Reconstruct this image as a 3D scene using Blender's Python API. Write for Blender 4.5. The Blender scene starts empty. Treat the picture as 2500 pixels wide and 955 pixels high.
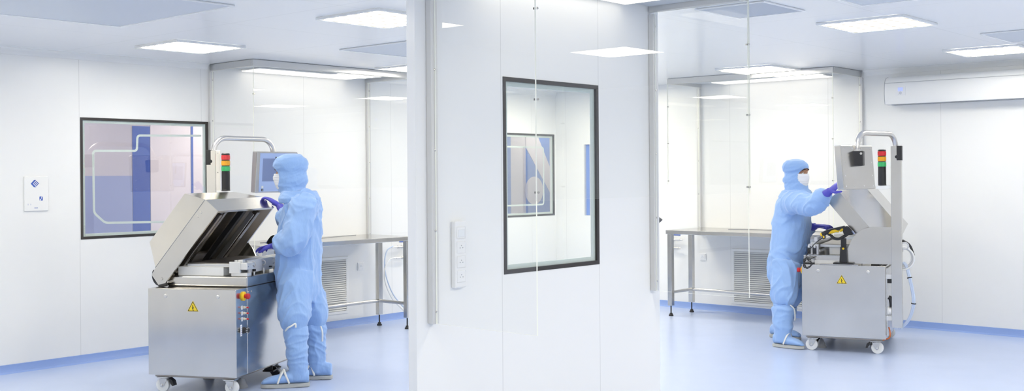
import bpy, bmesh, math, random
from mathutils import Vector, Matrix, noise
random.seed(4)
sc = bpy.context.scene
col = sc.collection
PI = math.pi
V = Vector

# ------------------------------------------------------------------ camera
FPX, YAW, PY0, ROLL, EYE = 2675.5, math.radians(41.3128), 427.39, -0.00722, 1.58
SF, SR = V((-math.sin(YAW), math.cos(YAW), 0)), V((math.cos(YAW), math.sin(YAW), 0))
UP = V((0, 0, 1))
cr, sr_ = math.cos(ROLL), math.sin(ROLL)
RC, UC = SR * cr + UP * sr_, UP * cr - SR * sr_
cam = bpy.data.cameras.new('camera')
cam.sensor_width = 36
cam.lens = FPX / 2500 * 36
cam.shift_y = -(477.5 - PY0) / 2500
cam.clip_start = 0.05
co = bpy.data.objects.new('camera', cam)
col.objects.link(co)
m = Matrix((RC, UC, -SF)).transposed().to_4x4()
m.translation = V((0, 0, EYE))
co.matrix_world = m
sc.camera = co

def at(px, py, d):
    """a point at view depth d (metres) seen at (px, py)"""
    return V((0, 0, EYE)) + (SF + RC * ((px - 1250) / FPX) - UC * ((py - PY0) / FPX)) * d
def onX(px, py, X):
    r = at(px, py, 1) - V((0, 0, EYE)); return V((0, 0, EYE)) + r * (X / r.x)
def onY(px, py, Y):
    r = at(px, py, 1) - V((0, 0, EYE)); return V((0, 0, EYE)) + r * (Y / r.y)

# ------------------------------------------------------------------ materials
def newmat(name):
    mt = bpy.data.materials.new(name); mt.use_nodes = True
    nt = mt.node_tree; nt.nodes.clear()
    out = nt.nodes.new('ShaderNodeOutputMaterial')
    return mt, nt, out
def N(nt, t, **kw):
    n = nt.nodes.new('ShaderNode' + t)
    for k, v in kw.items():
        setattr(n, k, v)
    return n
def pbr(name, c, rough=.5, metal=0., spec=.5, coat=0., sheen=0., bump=None, seam=None, mottle=0., aniso=None, sss=0.):
    mt, nt, out = newmat(name)
    b = N(nt, 'BsdfPrincipled')
    b.inputs['Base Color'].default_value = (*c, 1)
    b.inputs['Roughness'].default_value = rough
    b.inputs['Metallic'].default_value = metal
    b.inputs['Specular IOR Level'].default_value = spec
    b.inputs['Coat Weight'].default_value = coat
    if sheen:
        b.inputs['Sheen Weight'].default_value = sheen
    if sss:
        b.inputs['Subsurface Weight'].default_value = sss
        b.inputs['Subsurface Radius'].default_value = (.02, .01, .006)
        b.inputs['Subsurface Scale'].default_value = .3
    L = nt.links.new
    L(b.outputs[0], out.inputs[0])
    colsock = None
    if mottle:
        tc = N(nt, 'TexCoord'); nz = N(nt, 'TexNoise'); nz.inputs['Scale'].default_value = 3.5; nz.inputs['Detail'].default_value = 5
        L(tc.outputs['Object'], nz.inputs['Vector'])
        rmp = N(nt, 'MapRange'); rmp.inputs[1].default_value = .3; rmp.inputs[2].default_value = .7
        rmp.inputs[3].default_value = 1 - mottle; rmp.inputs[4].default_value = 1 + mottle
        L(nz.outputs['Fac'], rmp.inputs[0])
        mx = N(nt, 'VectorMath', operation='SCALE'); mx.inputs[0].default_value = c
        L(rmp.outputs[0], mx.inputs['Scale']); L(mx.outputs[0], b.inputs['Base Color']); colsock = mx.outputs[0]
    if seam:            # thin panel joints: list of (axis, offset, period)
        geo = N(nt, 'NewGeometry'); sx = N(nt, 'SeparateXYZ'); L(geo.outputs['Position'], sx.inputs[0])
        prev = None
        for ax, off, per in seam:
            a = N(nt, 'MATH' if 0 else 'Math', operation='SUBTRACT'); L(sx.outputs[ax], a.inputs[0]); a.inputs[1].default_value = off
            md = N(nt, 'Math', operation='FLOORED_MODULO'); L(a.outputs[0], md.inputs[0]); md.inputs[1].default_value = per
            lt = N(nt, 'Math', operation='LESS_THAN'); L(md.outputs[0], lt.inputs[0]); lt.inputs[1].default_value = .005
            if prev:
                mm = N(nt, 'Math', operation='MAXIMUM'); L(prev, mm.inputs[0]); L(lt.outputs[0], mm.inputs[1]); prev = mm.outputs[0]
            else:
                prev = lt.outputs[0]
        mi = N(nt, 'Mix', data_type='RGBA'); L(prev, mi.inputs[0])
        mi.inputs[6].default_value = (*c, 1); mi.inputs[7].default_value = (*[x * .82 for x in c], 1)
        L(mi.outputs[2], b.inputs['Base Color'])
    if bump:            # (scale vector, strength, distance)
        tc = N(nt, 'TexCoord'); mp = N(nt, 'Mapping'); mp.inputs['Scale'].default_value = bump[0]
        L(tc.outputs['Object'], mp.inputs[0])
        nz = N(nt, 'TexNoise'); nz.inputs['Scale'].default_value = 1; nz.inputs['Detail'].default_value = 3
        L(mp.outputs[0], nz.inputs['Vector'])
        bp = N(nt, 'Bump'); bp.inputs['Strength'].default_value = bump[1]; bp.inputs['Distance'].default_value = bump[2]
        L(nz.outputs['Fac'], bp.inputs['Height']); L(bp.outputs[0], b.inputs['Normal'])
    return mt
def emit(name, c, s):
    mt, nt, out = newmat(name); e = N(nt, 'Emission'); e.inputs[0].default_value = (*c, 1); e.inputs[1].default_value = s
    nt.links.new(e.outputs[0], out.inputs[0]); return mt
def glassmat(name, tint, ior=1.5, gain=1.0):
    mt, nt, out = newmat(name)
    tr = N(nt, 'BsdfTransparent'); tr.inputs[0].default_value = (*tint, 1)
    gl = N(nt, 'BsdfGlossy'); gl.inputs['Roughness'].default_value = .005; gl.inputs[0].default_value = (1, 1, 1, 1)
    lw = N(nt, 'LayerWeight'); lw.inputs[0].default_value = .5
    pw = N(nt, 'Math', operation='POWER'); pw.inputs[1].default_value = 5
    f0 = ((ior - 1) / (ior + 1)) ** 2
    mu = N(nt, 'Math', operation='MULTIPLY_ADD', use_clamp=True); mu.inputs[1].default_value = (1 - f0) * gain; mu.inputs[2].default_value = f0 * gain
    mx = N(nt, 'MixShader'); L = nt.links.new
    L(lw.outputs['Facing'], pw.inputs[0]); L(pw.outputs[0], mu.inputs[0]); L(mu.outputs[0], mx.inputs[0]); L(tr.outputs[0], mx.inputs[1]); L(gl.outputs[0], mx.inputs[2]); L(mx.outputs[0], out.inputs[0])
    return mt
def ledmat(name, hi, lo):
    """translucent luminaire cover with rows of LED dots behind it"""
    mt, nt, out = newmat(name); L = nt.links.new
    tc = N(nt, 'TexCoord'); sx = N(nt, 'SeparateXYZ'); L(tc.outputs['Object'], sx.inputs[0])
    def wav(sock, per, ph):
        a = N(nt, 'Math', operation='MULTIPLY_ADD'); L(sock, a.inputs[0]); a.inputs[1].default_value = 2 * PI / per; a.inputs[2].default_value = ph
        c = N(nt, 'Math', operation='COSINE'); L(a.outputs[0], c.inputs[0]); return c.outputs[0]
    wx, wy = wav(sx.outputs[0], .112, 0), wav(sx.outputs[1], .112, 0)
    ad = N(nt, 'Math', operation='MULTIPLY_ADD'); L(wy, ad.inputs[0]); ad.inputs[1].default_value = .32; L(wx, ad.inputs[2])
    mr = N(nt, 'MapRange', interpolation_type='SMOOTHSTEP'); L(ad.outputs[0], mr.inputs[0])
    mr.inputs[1].default_value = -1.0; mr.inputs[2].default_value = .5; mr.inputs[3].default_value = lo; mr.inputs[4].default_value = hi
    e = N(nt, 'Emission'); e.inputs[0].default_value = (1, .95, .85, 1); L(mr.outputs[0], e.inputs[1]); L(e.outputs[0], out.inputs[0])
    return mt

WALL = (.88, .88, .865)
M = {}
M['wallL'] = pbr('white_wall_panels', WALL, .3, seam=[(1, 4.593, 1.195)])
M['wallR'] = pbr('white_wall_panels_right', WALL, .3, seam=[(0, -4.01, 1.195)])
M['wallC'] = pbr('white_partition_panel', (.89, .89, .88), .25, seam=[(1, 4.302, .855)])
M['ceil'] = pbr('white_ceiling_panels', (.86, .87, .88), .2, spec=.6, seam=[(0, -6.475, 1.16), (1, 4.42, 1.28)])
M['floor'] = pbr('blue_vinyl_floor', (.50, .585, .79), .26, spec=.5, mottle=.015)
M['skirt'] = pbr('blue_coved_skirting', (.27, .39, .72), .35)
M['white'] = pbr('white_plastic', (.86, .86, .86), .35)
M['whitepaint'] = pbr('white_painted_metal', (.88, .88, .86), .3)
M['steel'] = pbr('brushed_stainless_steel', (.62, .60, .565), .2, 1, bump=((3, 3, 260), .05, .0006), mottle=.05)
M['steelv'] = pbr('brushed_stainless_steel_vertical', (.65, .63, .595), .18, 1, bump=((220, 220, 3), .10, .0008), mottle=.05)
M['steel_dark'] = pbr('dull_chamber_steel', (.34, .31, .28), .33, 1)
M['tube'] = pbr('polished_steel_tube', (.72, .70, .67), .3, 1)
M['alu'] = pbr('anodised_aluminium', (.66, .66, .65), .38, 1)
M['channel'] = pbr('satin_aluminium_channel', (.70, .695, .68), .45, .45)
M['aluw'] = pbr('pale_aluminium', (.80, .79, .76), .4, .6)
M['black'] = pbr('black_plastic', (.018, .018, .02), .4)
M['rubber'] = pbr('dark_rubber', (.03, .03, .032), .7)
M['framek'] = pbr('black_window_gasket', (.035, .03, .028), .35)
M['hdpe'] = pbr('white_polyethylene', (.88, .88, .86), .4)
M['glass'] = glassmat('clear_acrylic', (.994, .996, .993), 1.45)
M['pane'] = glassmat('window_glass', (.955, .97, .965), 1.5, 2.3)
M['edge'] = pbr('acrylic_edge_painted_glow', (.90, .91, .82), .4)  # pale opaque colour stands in for light piped to the pane edges
M['etch'] = pbr('frosted_line', (.78, .84, .80), .6)
M['spacer'] = pbr('pale_glazing_spacer', (.76, .82, .78), .5)
M['red'] = pbr('red_plastic', (.55, .02, .025), .35)
M['yellow'] = pbr('yellow_plastic', (.85, .55, .01), .4)
M['warn'] = pbr('warning_yellow', (.90, .66, .02), .45)
M['beige'] = pbr('beige_plastic', (.70, .64, .52), .45)
M['label'] = pbr('white_label', (.82, .84, .86), .5)
M['grey'] = pbr('grey_plastic', (.35, .36, .38), .5)
M['lgrey'] = pbr('light_grey_plastic', (.62, .63, .65), .5)
M['wheel'] = pbr('white_nylon_wheel', (.82, .82, .80), .4)
M['lensr'] = pbr('red_lens', (.75, .03, .04), .15, coat=.5)
M['lensa'] = pbr('amber_lens', (.90, .42, .01), .15, coat=.5)
M['lensg'] = pbr('green_lens', (.05, .50, .16), .15, coat=.5)
M['screen'] = pbr('pale_blue_panel', (.42, .54, .82), .3)
M['display'] = pbr('blue_grey_display', (.22, .28, .47), .15)
M['hose'] = pbr('clear_blue_hose', (.55, .64, .80), .3)
M['hosew'] = pbr('white_hose', (.80, .80, .79), .35)
M['orange'] = pbr('orange_cable', (.65, .16, .04), .5)
M['suit'] = pbr('blue_cleanroom_fabric', (.31, .48, .79), .72, sheen=.3, spec=.25, bump=((13, 13, 6), .75, .016))
M['suitd'] = pbr('blue_hood_fabric', (.285, .455, .77), .72, sheen=.3, spec=.25, bump=((18, 18, 16), .6, .010))
M['glove'] = pbr('violet_nitrile', (.085, .08, .50), .42)
M['strap'] = pbr('white_cotton_tape', (.86, .85, .80), .8)
M['sole'] = pbr('grey_boot_sole', (.50, .50, .47), .7)
M['skin'] = pbr('skin', (.42, .22, .13), .5, sss=.1)
M['hair'] = pbr('dark_hair', (.02, .013, .01), .6)
M['eye'] = pbr('eye_white', (.75, .73, .70), .2)
M['iris'] = pbr('brown_iris', (.03, .016, .01), .2)
M['mask'] = pbr('white_face_mask', (.86, .86, .86), .8, bump=((6, 6, 120), .5, .002))
M['bluesign'] = pbr('blue_print', (.055, .12, .46), .5)
M['bluesign2'] = pbr('mid_blue_print', (.14, .27, .68), .5)
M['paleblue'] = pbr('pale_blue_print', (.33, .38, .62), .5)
M['lilac'] = pbr('lilac_wall', (.60, .56, .62), .5)
M['pinkwhite'] = pbr('pinkish_white_print', (.84, .77, .80), .5)
M['grille'] = pbr('white_grille', (.84, .84, .81), .4)
M['dark'] = pbr('dark_void', (.03, .03, .03), .8)
M['filter'] = pbr('grey_filter_mesh', (.50, .53, .57), .5, bump=((90, 90, 90), .4, .003))
M['filterc'] = pbr('perforated_diffuser_face', (.68, .71, .74), .45)
M['led'] = ledmat('led_panel_cover', 30.0, .90)
M['bar'] = emit('led_bar_glow', (1, .96, .88), 2.0)
M['bluelit'] = emit('blue_lit_display', (.30, .36, 1.0), 1.6)

# ------------------------------------------------------------------ mesh helpers
def B():
    return bmesh.new()
def obj(name, bm, mat, parent=None, smooth=False, loc=None):
    if isinstance(bm, bmesh.types.BMesh):
        me = bpy.data.meshes.new(name)
        bmesh.ops.recalc_face_normals(bm, faces=bm.faces)
        bm.to_mesh(me); bm.free()
    else:
        me = bm; me.name = name
    mats = mat if isinstance(mat, (list, tuple)) else [mat]
    if not len(me.materials):
        for k in mats: me.materials.append(M[k] if isinstance(k, str) else k)
    if smooth:
        for p in me.polygons: p.use_smooth = True
        if smooth != 'all' and hasattr(me, 'set_sharp_from_angle'):
            me.set_sharp_from_angle(angle=math.radians(40))
    o = bpy.data.objects.new(name, me); col.objects.link(o)
    if parent: o.parent = parent
    if loc is not None: o.location = loc
    return o
def split_obj(name, bm, mat, parent, smooth=False, tol=.0015):
    """one part object per separate piece of bm"""
    bm.verts.ensure_lookup_table(); seen = set(); isl = []
    for v in bm.verts:
        if v in seen: continue
        st, comp = [v], []
        seen.add(v)
        while st:
            q = st.pop(); comp.append(q)
            for e in q.link_edges:
                w = e.other_vert(q)
                if w not in seen: seen.add(w); st.append(w)
        isl.append(comp)
    bb = [[V([min(v.co[i] for v in c) - tol for i in range(3)]), V([max(v.co[i] for v in c) + tol for i in range(3)]), c] for c in isl]
    k = True
    while k:
        k = False
        for i in range(len(bb)):
            for j in range(i + 1, len(bb)):
                if all(bb[i][0][q] <= bb[j][1][q] and bb[j][0][q] <= bb[i][1][q] for q in range(3)):
                    a, c = bb[i], bb.pop(j)
                    a[0] = V([min(a[0][q], c[0][q]) for q in range(3)]); a[1] = V([max(a[1][q], c[1][q]) for q in range(3)]); a[2] = a[2] + c[2]
                    k = True; break
            if k: break
    out = []
    for _, _, comp in bb:
        nb = bmesh.new(); mp = {v: nb.verts.new(v.co) for v in comp}
        for f in {f for v in comp for f in v.link_faces}: nb.faces.new([mp[v] for v in f.verts]).material_index = f.material_index
        out.append(obj(name, nb, mat, parent, smooth))
    bm.free(); return out
def empty(name, label, cat, loc=(0, 0, 0), rotz=0., group=None):
    o = bpy.data.objects.new(name, None); col.objects.link(o)
    o.empty_display_size = .1
    o.location = loc; o.rotation_euler = (0, 0, rotz)
    return tag(o, label, cat, group)
def tag(o, label, cat, group=None):
    o['label'] = label; o['category'] = cat
    if group: o['group'] = group
    return o
def struct(o):
    o['kind'] = 'structure'; return o
def box(bm, lo, hi, bev=0., mi=0, seg=2):
    lo, hi = V(lo), V(hi)
    r = bmesh.ops.create_cube(bm, size=1)
    vs = r['verts']
    for v in vs:
        v.co = V(((lo[i] + hi[i]) / 2 + v.co[i] * (hi[i] - lo[i]) for i in range(3)))
    fs = list({f for v in vs for f in v.link_faces})
    for f in fs: f.material_index = mi
    if bev:
        es = list({e for v in vs for e in v.link_edges})
        r = bmesh.ops.bevel(bm, geom=es, offset=bev, segments=seg, affect='EDGES', profile=.5)
        for f in r['faces']: f.material_index = mi
    return bm
def obox(bm, c, ax, ay, az, hx, hy, hz, bev=0., mi=0):
    """oriented box, axes ax ay az, half sizes"""
    c, ax, ay, az = V(c), V(ax).normalized(), V(ay).normalized(), V(az).normalized()
    t = bmesh.new(); box(t, (-hx, -hy, -hz), (hx, hy, hz), bev, mi)
    mtx = Matrix((ax, ay, az)).transposed().to_4x4(); mtx.translation = c
    bmesh.ops.transform(t, matrix=mtx, verts=t.verts)
    me = bpy.data.meshes.new('t'); t.to_mesh(me); t.free(); bm.from_mesh(me); bpy.data.meshes.remove(me)
    return bm
def frames(pts):
    pts = [V(p) for p in pts]; n = len(pts); T = []
    for i in range(n):
        a = pts[max(0, i - 1)]; b = pts[min(n - 1, i + 1)]; T.append((b - a).normalized())
    ref = V((0, 0, 1)) if abs(T[0].z) < .9 else V((1, 0, 0))
    u = (ref - T[0] * ref.dot(T[0])).normalized(); out = []
    for i in range(n):
        u = (u - T[i] * u.dot(T[i])).normalized(); out.append((pts[i], T[i], u, T[i].cross(u)))
    return out
def tube(bm, pts, r, seg=10, cap=True, mi=0):
    rs = r if isinstance(r, (list, tuple)) else [r] * len(pts)
    rings = []
    for (p, t, u, w), rr in zip(frames(pts), rs):
        rings.append([bm.verts.new(p + (u * math.cos(2 * PI * k / seg) + w * math.sin(2 * PI * k / seg)) * rr) for k in range(seg)])
    for a, b in zip(rings, rings[1:]):
        for k in range(seg):
            f = bm.faces.new((a[k], a[(k + 1) % seg], b[(k + 1) % seg], b[k])); f.material_index = mi
    if cap:
        bm.faces.new(rings[0][::-1]).material_index = mi; bm.faces.new(rings[-1]).material_index = mi
    return bm
def spline(pts, n=8):
    pts = [V(p) for p in pts]; out = []
    P = [pts[0] * 2 - pts[1]] + pts + [pts[-1] * 2 - pts[-2]]
    for i in range(1, len(P) - 2):
        for k in range(n):
            t = k / n; a, b, c, d = P[i - 1], P[i], P[i + 1], P[i + 2]
            out.append(.5 * ((2 * b) + (c - a) * t + (2 * a - 5 * b + 4 * c - d) * t * t + (3 * b - a - 3 * c + d) * t ** 3))
    out.append(pts[-1]); return out
def spl1(vals, n=8):
    return [v.x for v in spline([V((x, 0, 0)) for x in vals], n)]
def cyl(bm, p, q, r, seg=20, mi=0, r2=None):
    return tube(bm, [p, q], [r, r if r2 is None else r2], seg, True, mi)
def lathe(bm, p, axis, prof, seg=24, mi=0):
    """prof: list of (distance along axis, radius)"""
    p, a = V(p), V(axis).normalized()
    ref = V((0, 0, 1)) if abs(a.z) < .9 else V((1, 0, 0)); u = (ref - a * ref.dot(a)).normalized(); w = a.cross(u)
    rings = [[bm.verts.new(p + a * d + (u * math.cos(2 * PI * k / seg) + w * math.sin(2 * PI * k / seg)) * r) for k in range(seg)] for d, r in prof]
    for A, C in zip(rings, rings[1:]):
        for k in range(seg):
            bm.faces.new((A[k], A[(k + 1) % seg], C[(k + 1) % seg], C[k])).material_index = mi
    bm.faces.new(rings[0][::-1]).material_index = mi; bm.faces.new(rings[-1]).material_index = mi
    return bm
def prism(bm, poly, off, mi=0):
    """closed polygon (3-D points) extruded by the vector off"""
    a = [bm.verts.new(V(p)) for p in poly]; b = [bm.verts.new(V(p) + V(off)) for p in poly]; n = len(a)
    bm.faces.new(a).material_index = mi; bm.faces.new(b[::-1]).material_index = mi
    for i in range(n): bm.faces.new((a[i], b[i], b[(i + 1) % n], a[(i + 1) % n])).material_index = mi
    return bm
def loft(bm, rings, cap=True, mi=0):
    R = [[bm.verts.new(p) for p in r] for r in rings]; n = len(R[0])
    for a, b in zip(R, R[1:]):
        for k in range(n): bm.faces.new((a[k], a[(k + 1) % n], b[(k + 1) % n], b[k])).material_index = mi
    if cap: bm.faces.new(R[0][::-1]).material_index = mi; bm.faces.new(R[-1]).material_index = mi
    return bm
def ering(c, a, b, ra, rb, n=24, pw=1.0):
    c, a, b = V(c), V(a), V(b); out = []
    for k in range(n):
        x, y = math.cos(2 * PI * k / n), math.sin(2 * PI * k / n)
        if pw != 1: x, y = math.copysign(abs(x) ** pw, x), math.copysign(abs(y) ** pw, y)
        out.append(c + a * (ra * x) + b * (rb * y))
    return out
def ball(bm, c, r, sub=2):
    t = bmesh.new(); bmesh.ops.create_icosphere(t, subdivisions=sub, radius=1)
    r = V(r) if not isinstance(r, (int, float)) else V((r, r, r))
    for v in t.verts: v.co = V((v.co.x * r.x, v.co.y * r.y, v.co.z * r.z)) + V(c)
    me = bpy.data.meshes.new('t'); t.to_mesh(me); t.free(); bm.from_mesh(me); bpy.data.meshes.remove(me); return bm
def arc(c, a, b, r, t0, t1, n=8):
    c, a, b = V(c), V(a), V(b)
    return [c + a * (r * math.cos(t0 + (t1 - t0) * k / n)) + b * (r * math.sin(t0 + (t1 - t0) * k / n)) for k in range(n + 1)]
def remesh(bm, vox, smooth=4, fold=None):
    me = bpy.data.meshes.new('t'); bmesh.ops.recalc_face_normals(bm, faces=bm.faces); bm.to_mesh(me); bm.free()
    o = bpy.data.objects.new('t', me); col.objects.link(o)
    md = o.modifiers.new('r', 'REMESH'); md.mode = 'VOXEL'; md.voxel_size = vox
    sm = o.modifiers.new('s', 'SMOOTH'); sm.factor = .5; sm.iterations = smooth
    bpy.context.view_layer.update()
    dg = bpy.context.evaluated_depsgraph_get()
    out = bpy.data.meshes.new_from_object(o.evaluated_get(dg))
    bpy.data.objects.remove(o); bpy.data.meshes.remove(me)
    if fold:
        ns = [v.normal.copy() for v in out.vertices]
        for v, n_ in zip(out.vertices, ns): v.co += n_ * fold(v.co)
    return out
def copytree(o, parent=None):
    c = o.copy(); col.objects.link(c); c.parent = parent
    for ch in list(o.children): copytree(ch, c)
    return c

# ------------------------------------------------------------------ the setting
XL, XC, YR, ZC = -8.959, -3.857, 11.057, 2.6455
XMAX, YMIN, XB = 3.2, -1.6, -10.2
def wall_holes(bm, plane, lo, hi, holes, thick, axis='X'):
    """wall on X=plane (or Y=plane) with rectangular holes [(a0,a1,z0,z1)], thickness towards -X (or +Y)"""
    A = sorted({lo[0], hi[0], *[h[0] for h in holes], *[h[1] for h in holes]})
    Z = sorted({lo[1], hi[1], *[h[2] for h in holes], *[h[3] for h in holes]})
    def inh(i, j):
        if not (0 <= i < len(A) - 1 and 0 <= j < len(Z) - 1): return True
        a, z = (A[i] + A[i + 1]) / 2, (Z[j] + Z[j + 1]) / 2
        return any(h[0] < a < h[1] and h[2] < z < h[3] for h in holes)
    cache = {}
    def vert(i, j, s):
        if (i, j, s) not in cache:
            p = (plane - s * thick, A[i], Z[j]) if axis == 'X' else (A[i], plane + s * thick, Z[j])
            cache[(i, j, s)] = bm.verts.new(p)
        return cache[(i, j, s)]
    for i in range(len(A) - 1):
        for j in range(len(Z) - 1):
            if inh(i, j): continue
            for s in (0, 1):
                bm.faces.new([vert(*q, s) for q in ((i, j), (i + 1, j), (i + 1, j + 1), (i, j + 1))])
            for (di, dj, p, q) in ((-1, 0, (i, j), (i, j + 1)), (1, 0, (i + 1, j), (i + 1, j + 1)), (0, -1, (i, j), (i + 1, j)), (0, 1, (i, j + 1), (i + 1, j + 1))):
                if inh(i + di, j + dj):
                    bm.faces.new([vert(*p, 0), vert(*q, 0), vert(*q, 1), vert(*p, 1)])
    return bm
W1 = (4.602, 5.864, 1.0536, 2.1012)
W3 = (9.78, 11.027, 1.0536, 2.1012)
W2 = (4.318, 5.158, 1.0536, 2.1012)
W4 = (-8.50, -8.40, 1.06, 1.96)
GAP = .002
struct(obj('wall_left', wall_holes(B(), XL, (1.42, 0), (YR, ZC), [W1, W3], .08), 'wallL'))
struct(obj('wall_right', wall_holes(B(), YR, (XL - .08, 0), (XMAX, ZC), [W4], .08, 'Y'), 'wallR'))
struct(obj('wall_center', wall_holes(B(), XC, (3.681, 0), (5.788, ZC), [W2], .058), 'wallC'))
struct(obj('floor', box(B(), (XB - .1, YMIN - .1, -.1), (XMAX + .1, 13.6, 0)), 'floor'))
struct(obj('ceiling', box(B(), (XB - .1, YMIN - .1, ZC), (XMAX + .1, 13.6, ZC + .1)), 'ceil'))
struct(obj('wall_back', box(B(), (-6.3, YMIN - .08, 0), (XMAX, YMIN, ZC)), 'wallL'))
struct(obj('wall_near', box(box(B(), (XL, 1.32, 0), (-6.2, 1.42, ZC)), (-6.3, YMIN, 0), (-6.2, 1.318, ZC)), 'wallL'))
struct(obj('wall_side', box(B(), (XMAX, YMIN, 0), (XMAX + .08, YR + .08, ZC)), 'wallR'))
bm = box(B(), (XB - .08, 3.2, 0), (XB, 13.5, ZC)); box(bm, (XB, 3.12, 0), (XL - .08, 3.2, ZC)); box(bm, (XB, 13.5, 0), (XL - .08, 13.58, ZC))
struct(obj('wall_corridor', bm, 'lilac'))
# coved skirting and cornice
def cove(bm, prof, p0, p1, out):
    """profile (distance out of the wall, height) swept from p0 to p1"""
    p0, p1, out = V(p0), V(p1), V(out)
    poly = [p0 + out * a + V((0, 0, z)) for a, z in prof]
    return prism(bm, poly, p1 - p0)
sk = [(0, 0), (.055, 0), (.05, .004), (.022, .012), (.012, .03), (.010, .066), (0, .068)]
struct(obj('baseboard_left', cove(B(), sk, (XL, 1.42, 0), (XL, YR, 0), (1, 0, 0)), 'skirt', smooth=True))
struct(obj('baseboard_right', cove(B(), sk, (XL + .056, YR, 0), (XMAX, YR, 0), (0, -1, 0)), 'skirt', smooth=True))
struct(obj('baseboard_near', cove(B(), sk, (XL + .056, 1.42, 0), (-6.2, 1.42, 0), (0, 1, 0)), 'skirt', smooth=True))
cn = [(0, 0), (.05, 0), (.046, -.004), (.026, -.012), (.012, -.028), (.006, -.05), (0, -.054)]
struct(obj('trim_1', cove(B(), cn, (XL, 1.42, ZC), (XL, 5.86, ZC), (1, 0, 0)), 'whitepaint', smooth=True))
struct(obj('trim_2', cove(B(), cn, (-4.80, YR, ZC), (XMAX, YR, ZC), (0, -1, 0)), 'whitepaint', smooth=True))
struct(obj('trim_3', cove(B(), cn, (XL, 7.87, ZC), (XL, YR, ZC), (1, 0, 0)), 'whitepaint', smooth=True))

# ------------------------------------------------------------------ windows
def ring_frame(bm, X0, X1, y0, y1, z0, z1, w, mi=0):
    box(bm, (X0, y0, z0), (X1, y0 + w, z1), 0, mi); box(bm, (X0, y1 - w, z0), (X1, y1, z1), 0, mi)
    box(bm, (X0, y0 + w, z0), (X1, y1 - w, z0 + w), 0, mi); box(bm, (X0, y0 + w, z1 - w), (X1, y1 - w, z1), 0, mi)
    return bm
def ribbon(bm, pts, w, nrm, th):
    """flat line of width w along pts, thickness th along nrm"""
    nrm = V(nrm); pts = [V(p) for p in pts]; n = len(pts); Lp, Rp = [], []
    for i in range(n):
        t1 = (pts[min(i + 1, n - 1)] - pts[max(i - 1, 0)]).normalized(); s = nrm.cross(t1) * (w / 2)
        Lp.append(pts[i] + s); Rp.append(pts[i] - s)
    a = [[bm.verts.new(p + nrm * k) for p in P] for P in (Lp, Rp) for k in (0, th)]
    for i in range(n - 1):
        for q, r in ((0, 1), (1, 3), (3, 2), (2, 0)):
            bm.faces.new((a[q][i], a[q][i + 1], a[r][i + 1], a[r][i]))
    bm.faces.new((a[0][0], a[1][0], a[3][0], a[2][0])); bm.faces.new((a[0][-1], a[2][-1], a[3][-1], a[1][-1]))
    return bm
def rounded(pts, rad, n=6):
    pts = [V(p) for p in pts]; out = [pts[0]]
    for a, b, c in zip(pts, pts[1:], pts[2:]):
        d1, d2 = (a - b).normalized(), (c - b).normalized()
        p, q = b + d1 * rad, b + d2 * rad
        for k in range(n + 1):
            t = k / n; out.append(p * (1 - t) ** 2 + b * 2 * t * (1 - t) + q * t * t)
    out.append(pts[-1]); return out
def window(num, X, w, th, decal=None):
    y0, y1, z0, z1 = w
    r = bpy.data.objects.new('window_%d' % num, None); col.objects.link(r); r.location = (X, (y0 + y1) / 2, z0); struct(r)
    o = V(r.location)
    def sh(bm): bmesh.ops.translate(bm, verts=bm.verts, vec=-o); return bm
    obj('window_frame', sh(ring_frame(B(), X - .03, X + .003, y0 + .001, y1 - .001, z0 + .001, z1 - .001, .022)), 'framek', r)
    obj('glazing_spacer', sh(ring_frame(B(), X - .026, X - .012, y0 + .023, y1 - .023, z0 + .023, z1 - .023, .024)), 'spacer', r)
    obj('glass_pane', sh(box(B(), (X - .010, y0 + .023, z0 + .023), (X - .006, y1 - .023, z1 - .023))), 'pane', r)
    if decal:
        obj('frosted_line', sh(decal(X - .020)), 'etch', r)
    return r
def dec1(X):
    pts = [(X, 5.80, 1.969), (X, 5.148, 1.957), (X, 5.142, 1.819), (X, 4.729, 1.815), (X, 4.733, 1.278), (X, 4.835, 1.188), (X, 5.80, 1.166)]
    return ribbon(B(), rounded(pts, .03), .020, (1, 0, 0), .002)
def dec3(X):
    pts = [(X, 9.85, 1.93), (X, 10.83, 1.93), (X, 10.83, 1.20), (X, 9.85, 1.20)]
    return ribbon(B(), rounded(pts, .04), .020, (1, 0, 0), .002)
window(1, XL, W1, .075, dec1)
window(2, XC, W2, .055)
window(3, XL, W3, .075, dec3)
# narrow slot window at the far end of the right wall, blue panel behind it
r4 = bpy.data.objects.new('window_4', None); col.objects.link(r4); r4.location = (-8.45, YR, 1.06); struct(r4)
obj('window_frame', box(box(B(), (-.049, 0, .002), (-.038, .07, .898)), (.040, 0, .002), (.049, .07, .898)), 'lgrey', r4)
obj('blue_panel', box(B(), (-.038, .03, .002), (.040, .04, .898)), 'bluesign2', r4)

# corridor graphics and one painted reflection behind the left wall windows
def flat(bm, poly, X=XB + .002, th=.004):
    return prism(bm, [(X, y, z) for y, z in poly], (th, 0, 0))
def rect(y0, y1, z0, z1): return [(y0, z0), (y1, z0), (y1, z1), (y0, z1)]
tag(obj('wall_graphic', flat(B(), rect(5.79, 5.985, .3, 2.104)), 'bluesign'), 'broad dark blue vertical band on the corridor wall behind the left window', 'wall graphic')
tag(obj('wall_graphic', flat(B(), rect(5.99, 6.95, .2, 2.3)), 'pinkwhite'), 'pale pinkish panel on the corridor wall right of the broad blue band', 'wall graphic')
tag(obj('wall_graphic', flat(B(), rect(6.46, 6.485, .3, 2.12), XB + .008), 'bluesign'), 'thin dark blue stripe on the pale pinkish corridor panel', 'wall graphic')
tag(obj('wall_graphic', flat(B(), rect(4.6, 5.785, .2, 1.60)), 'paleblue'), 'pale blue patch on the corridor wall painted for a reflection in the left window', 'wall graphic')  # window reflection put in as a pale blue patch of wall colour
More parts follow.
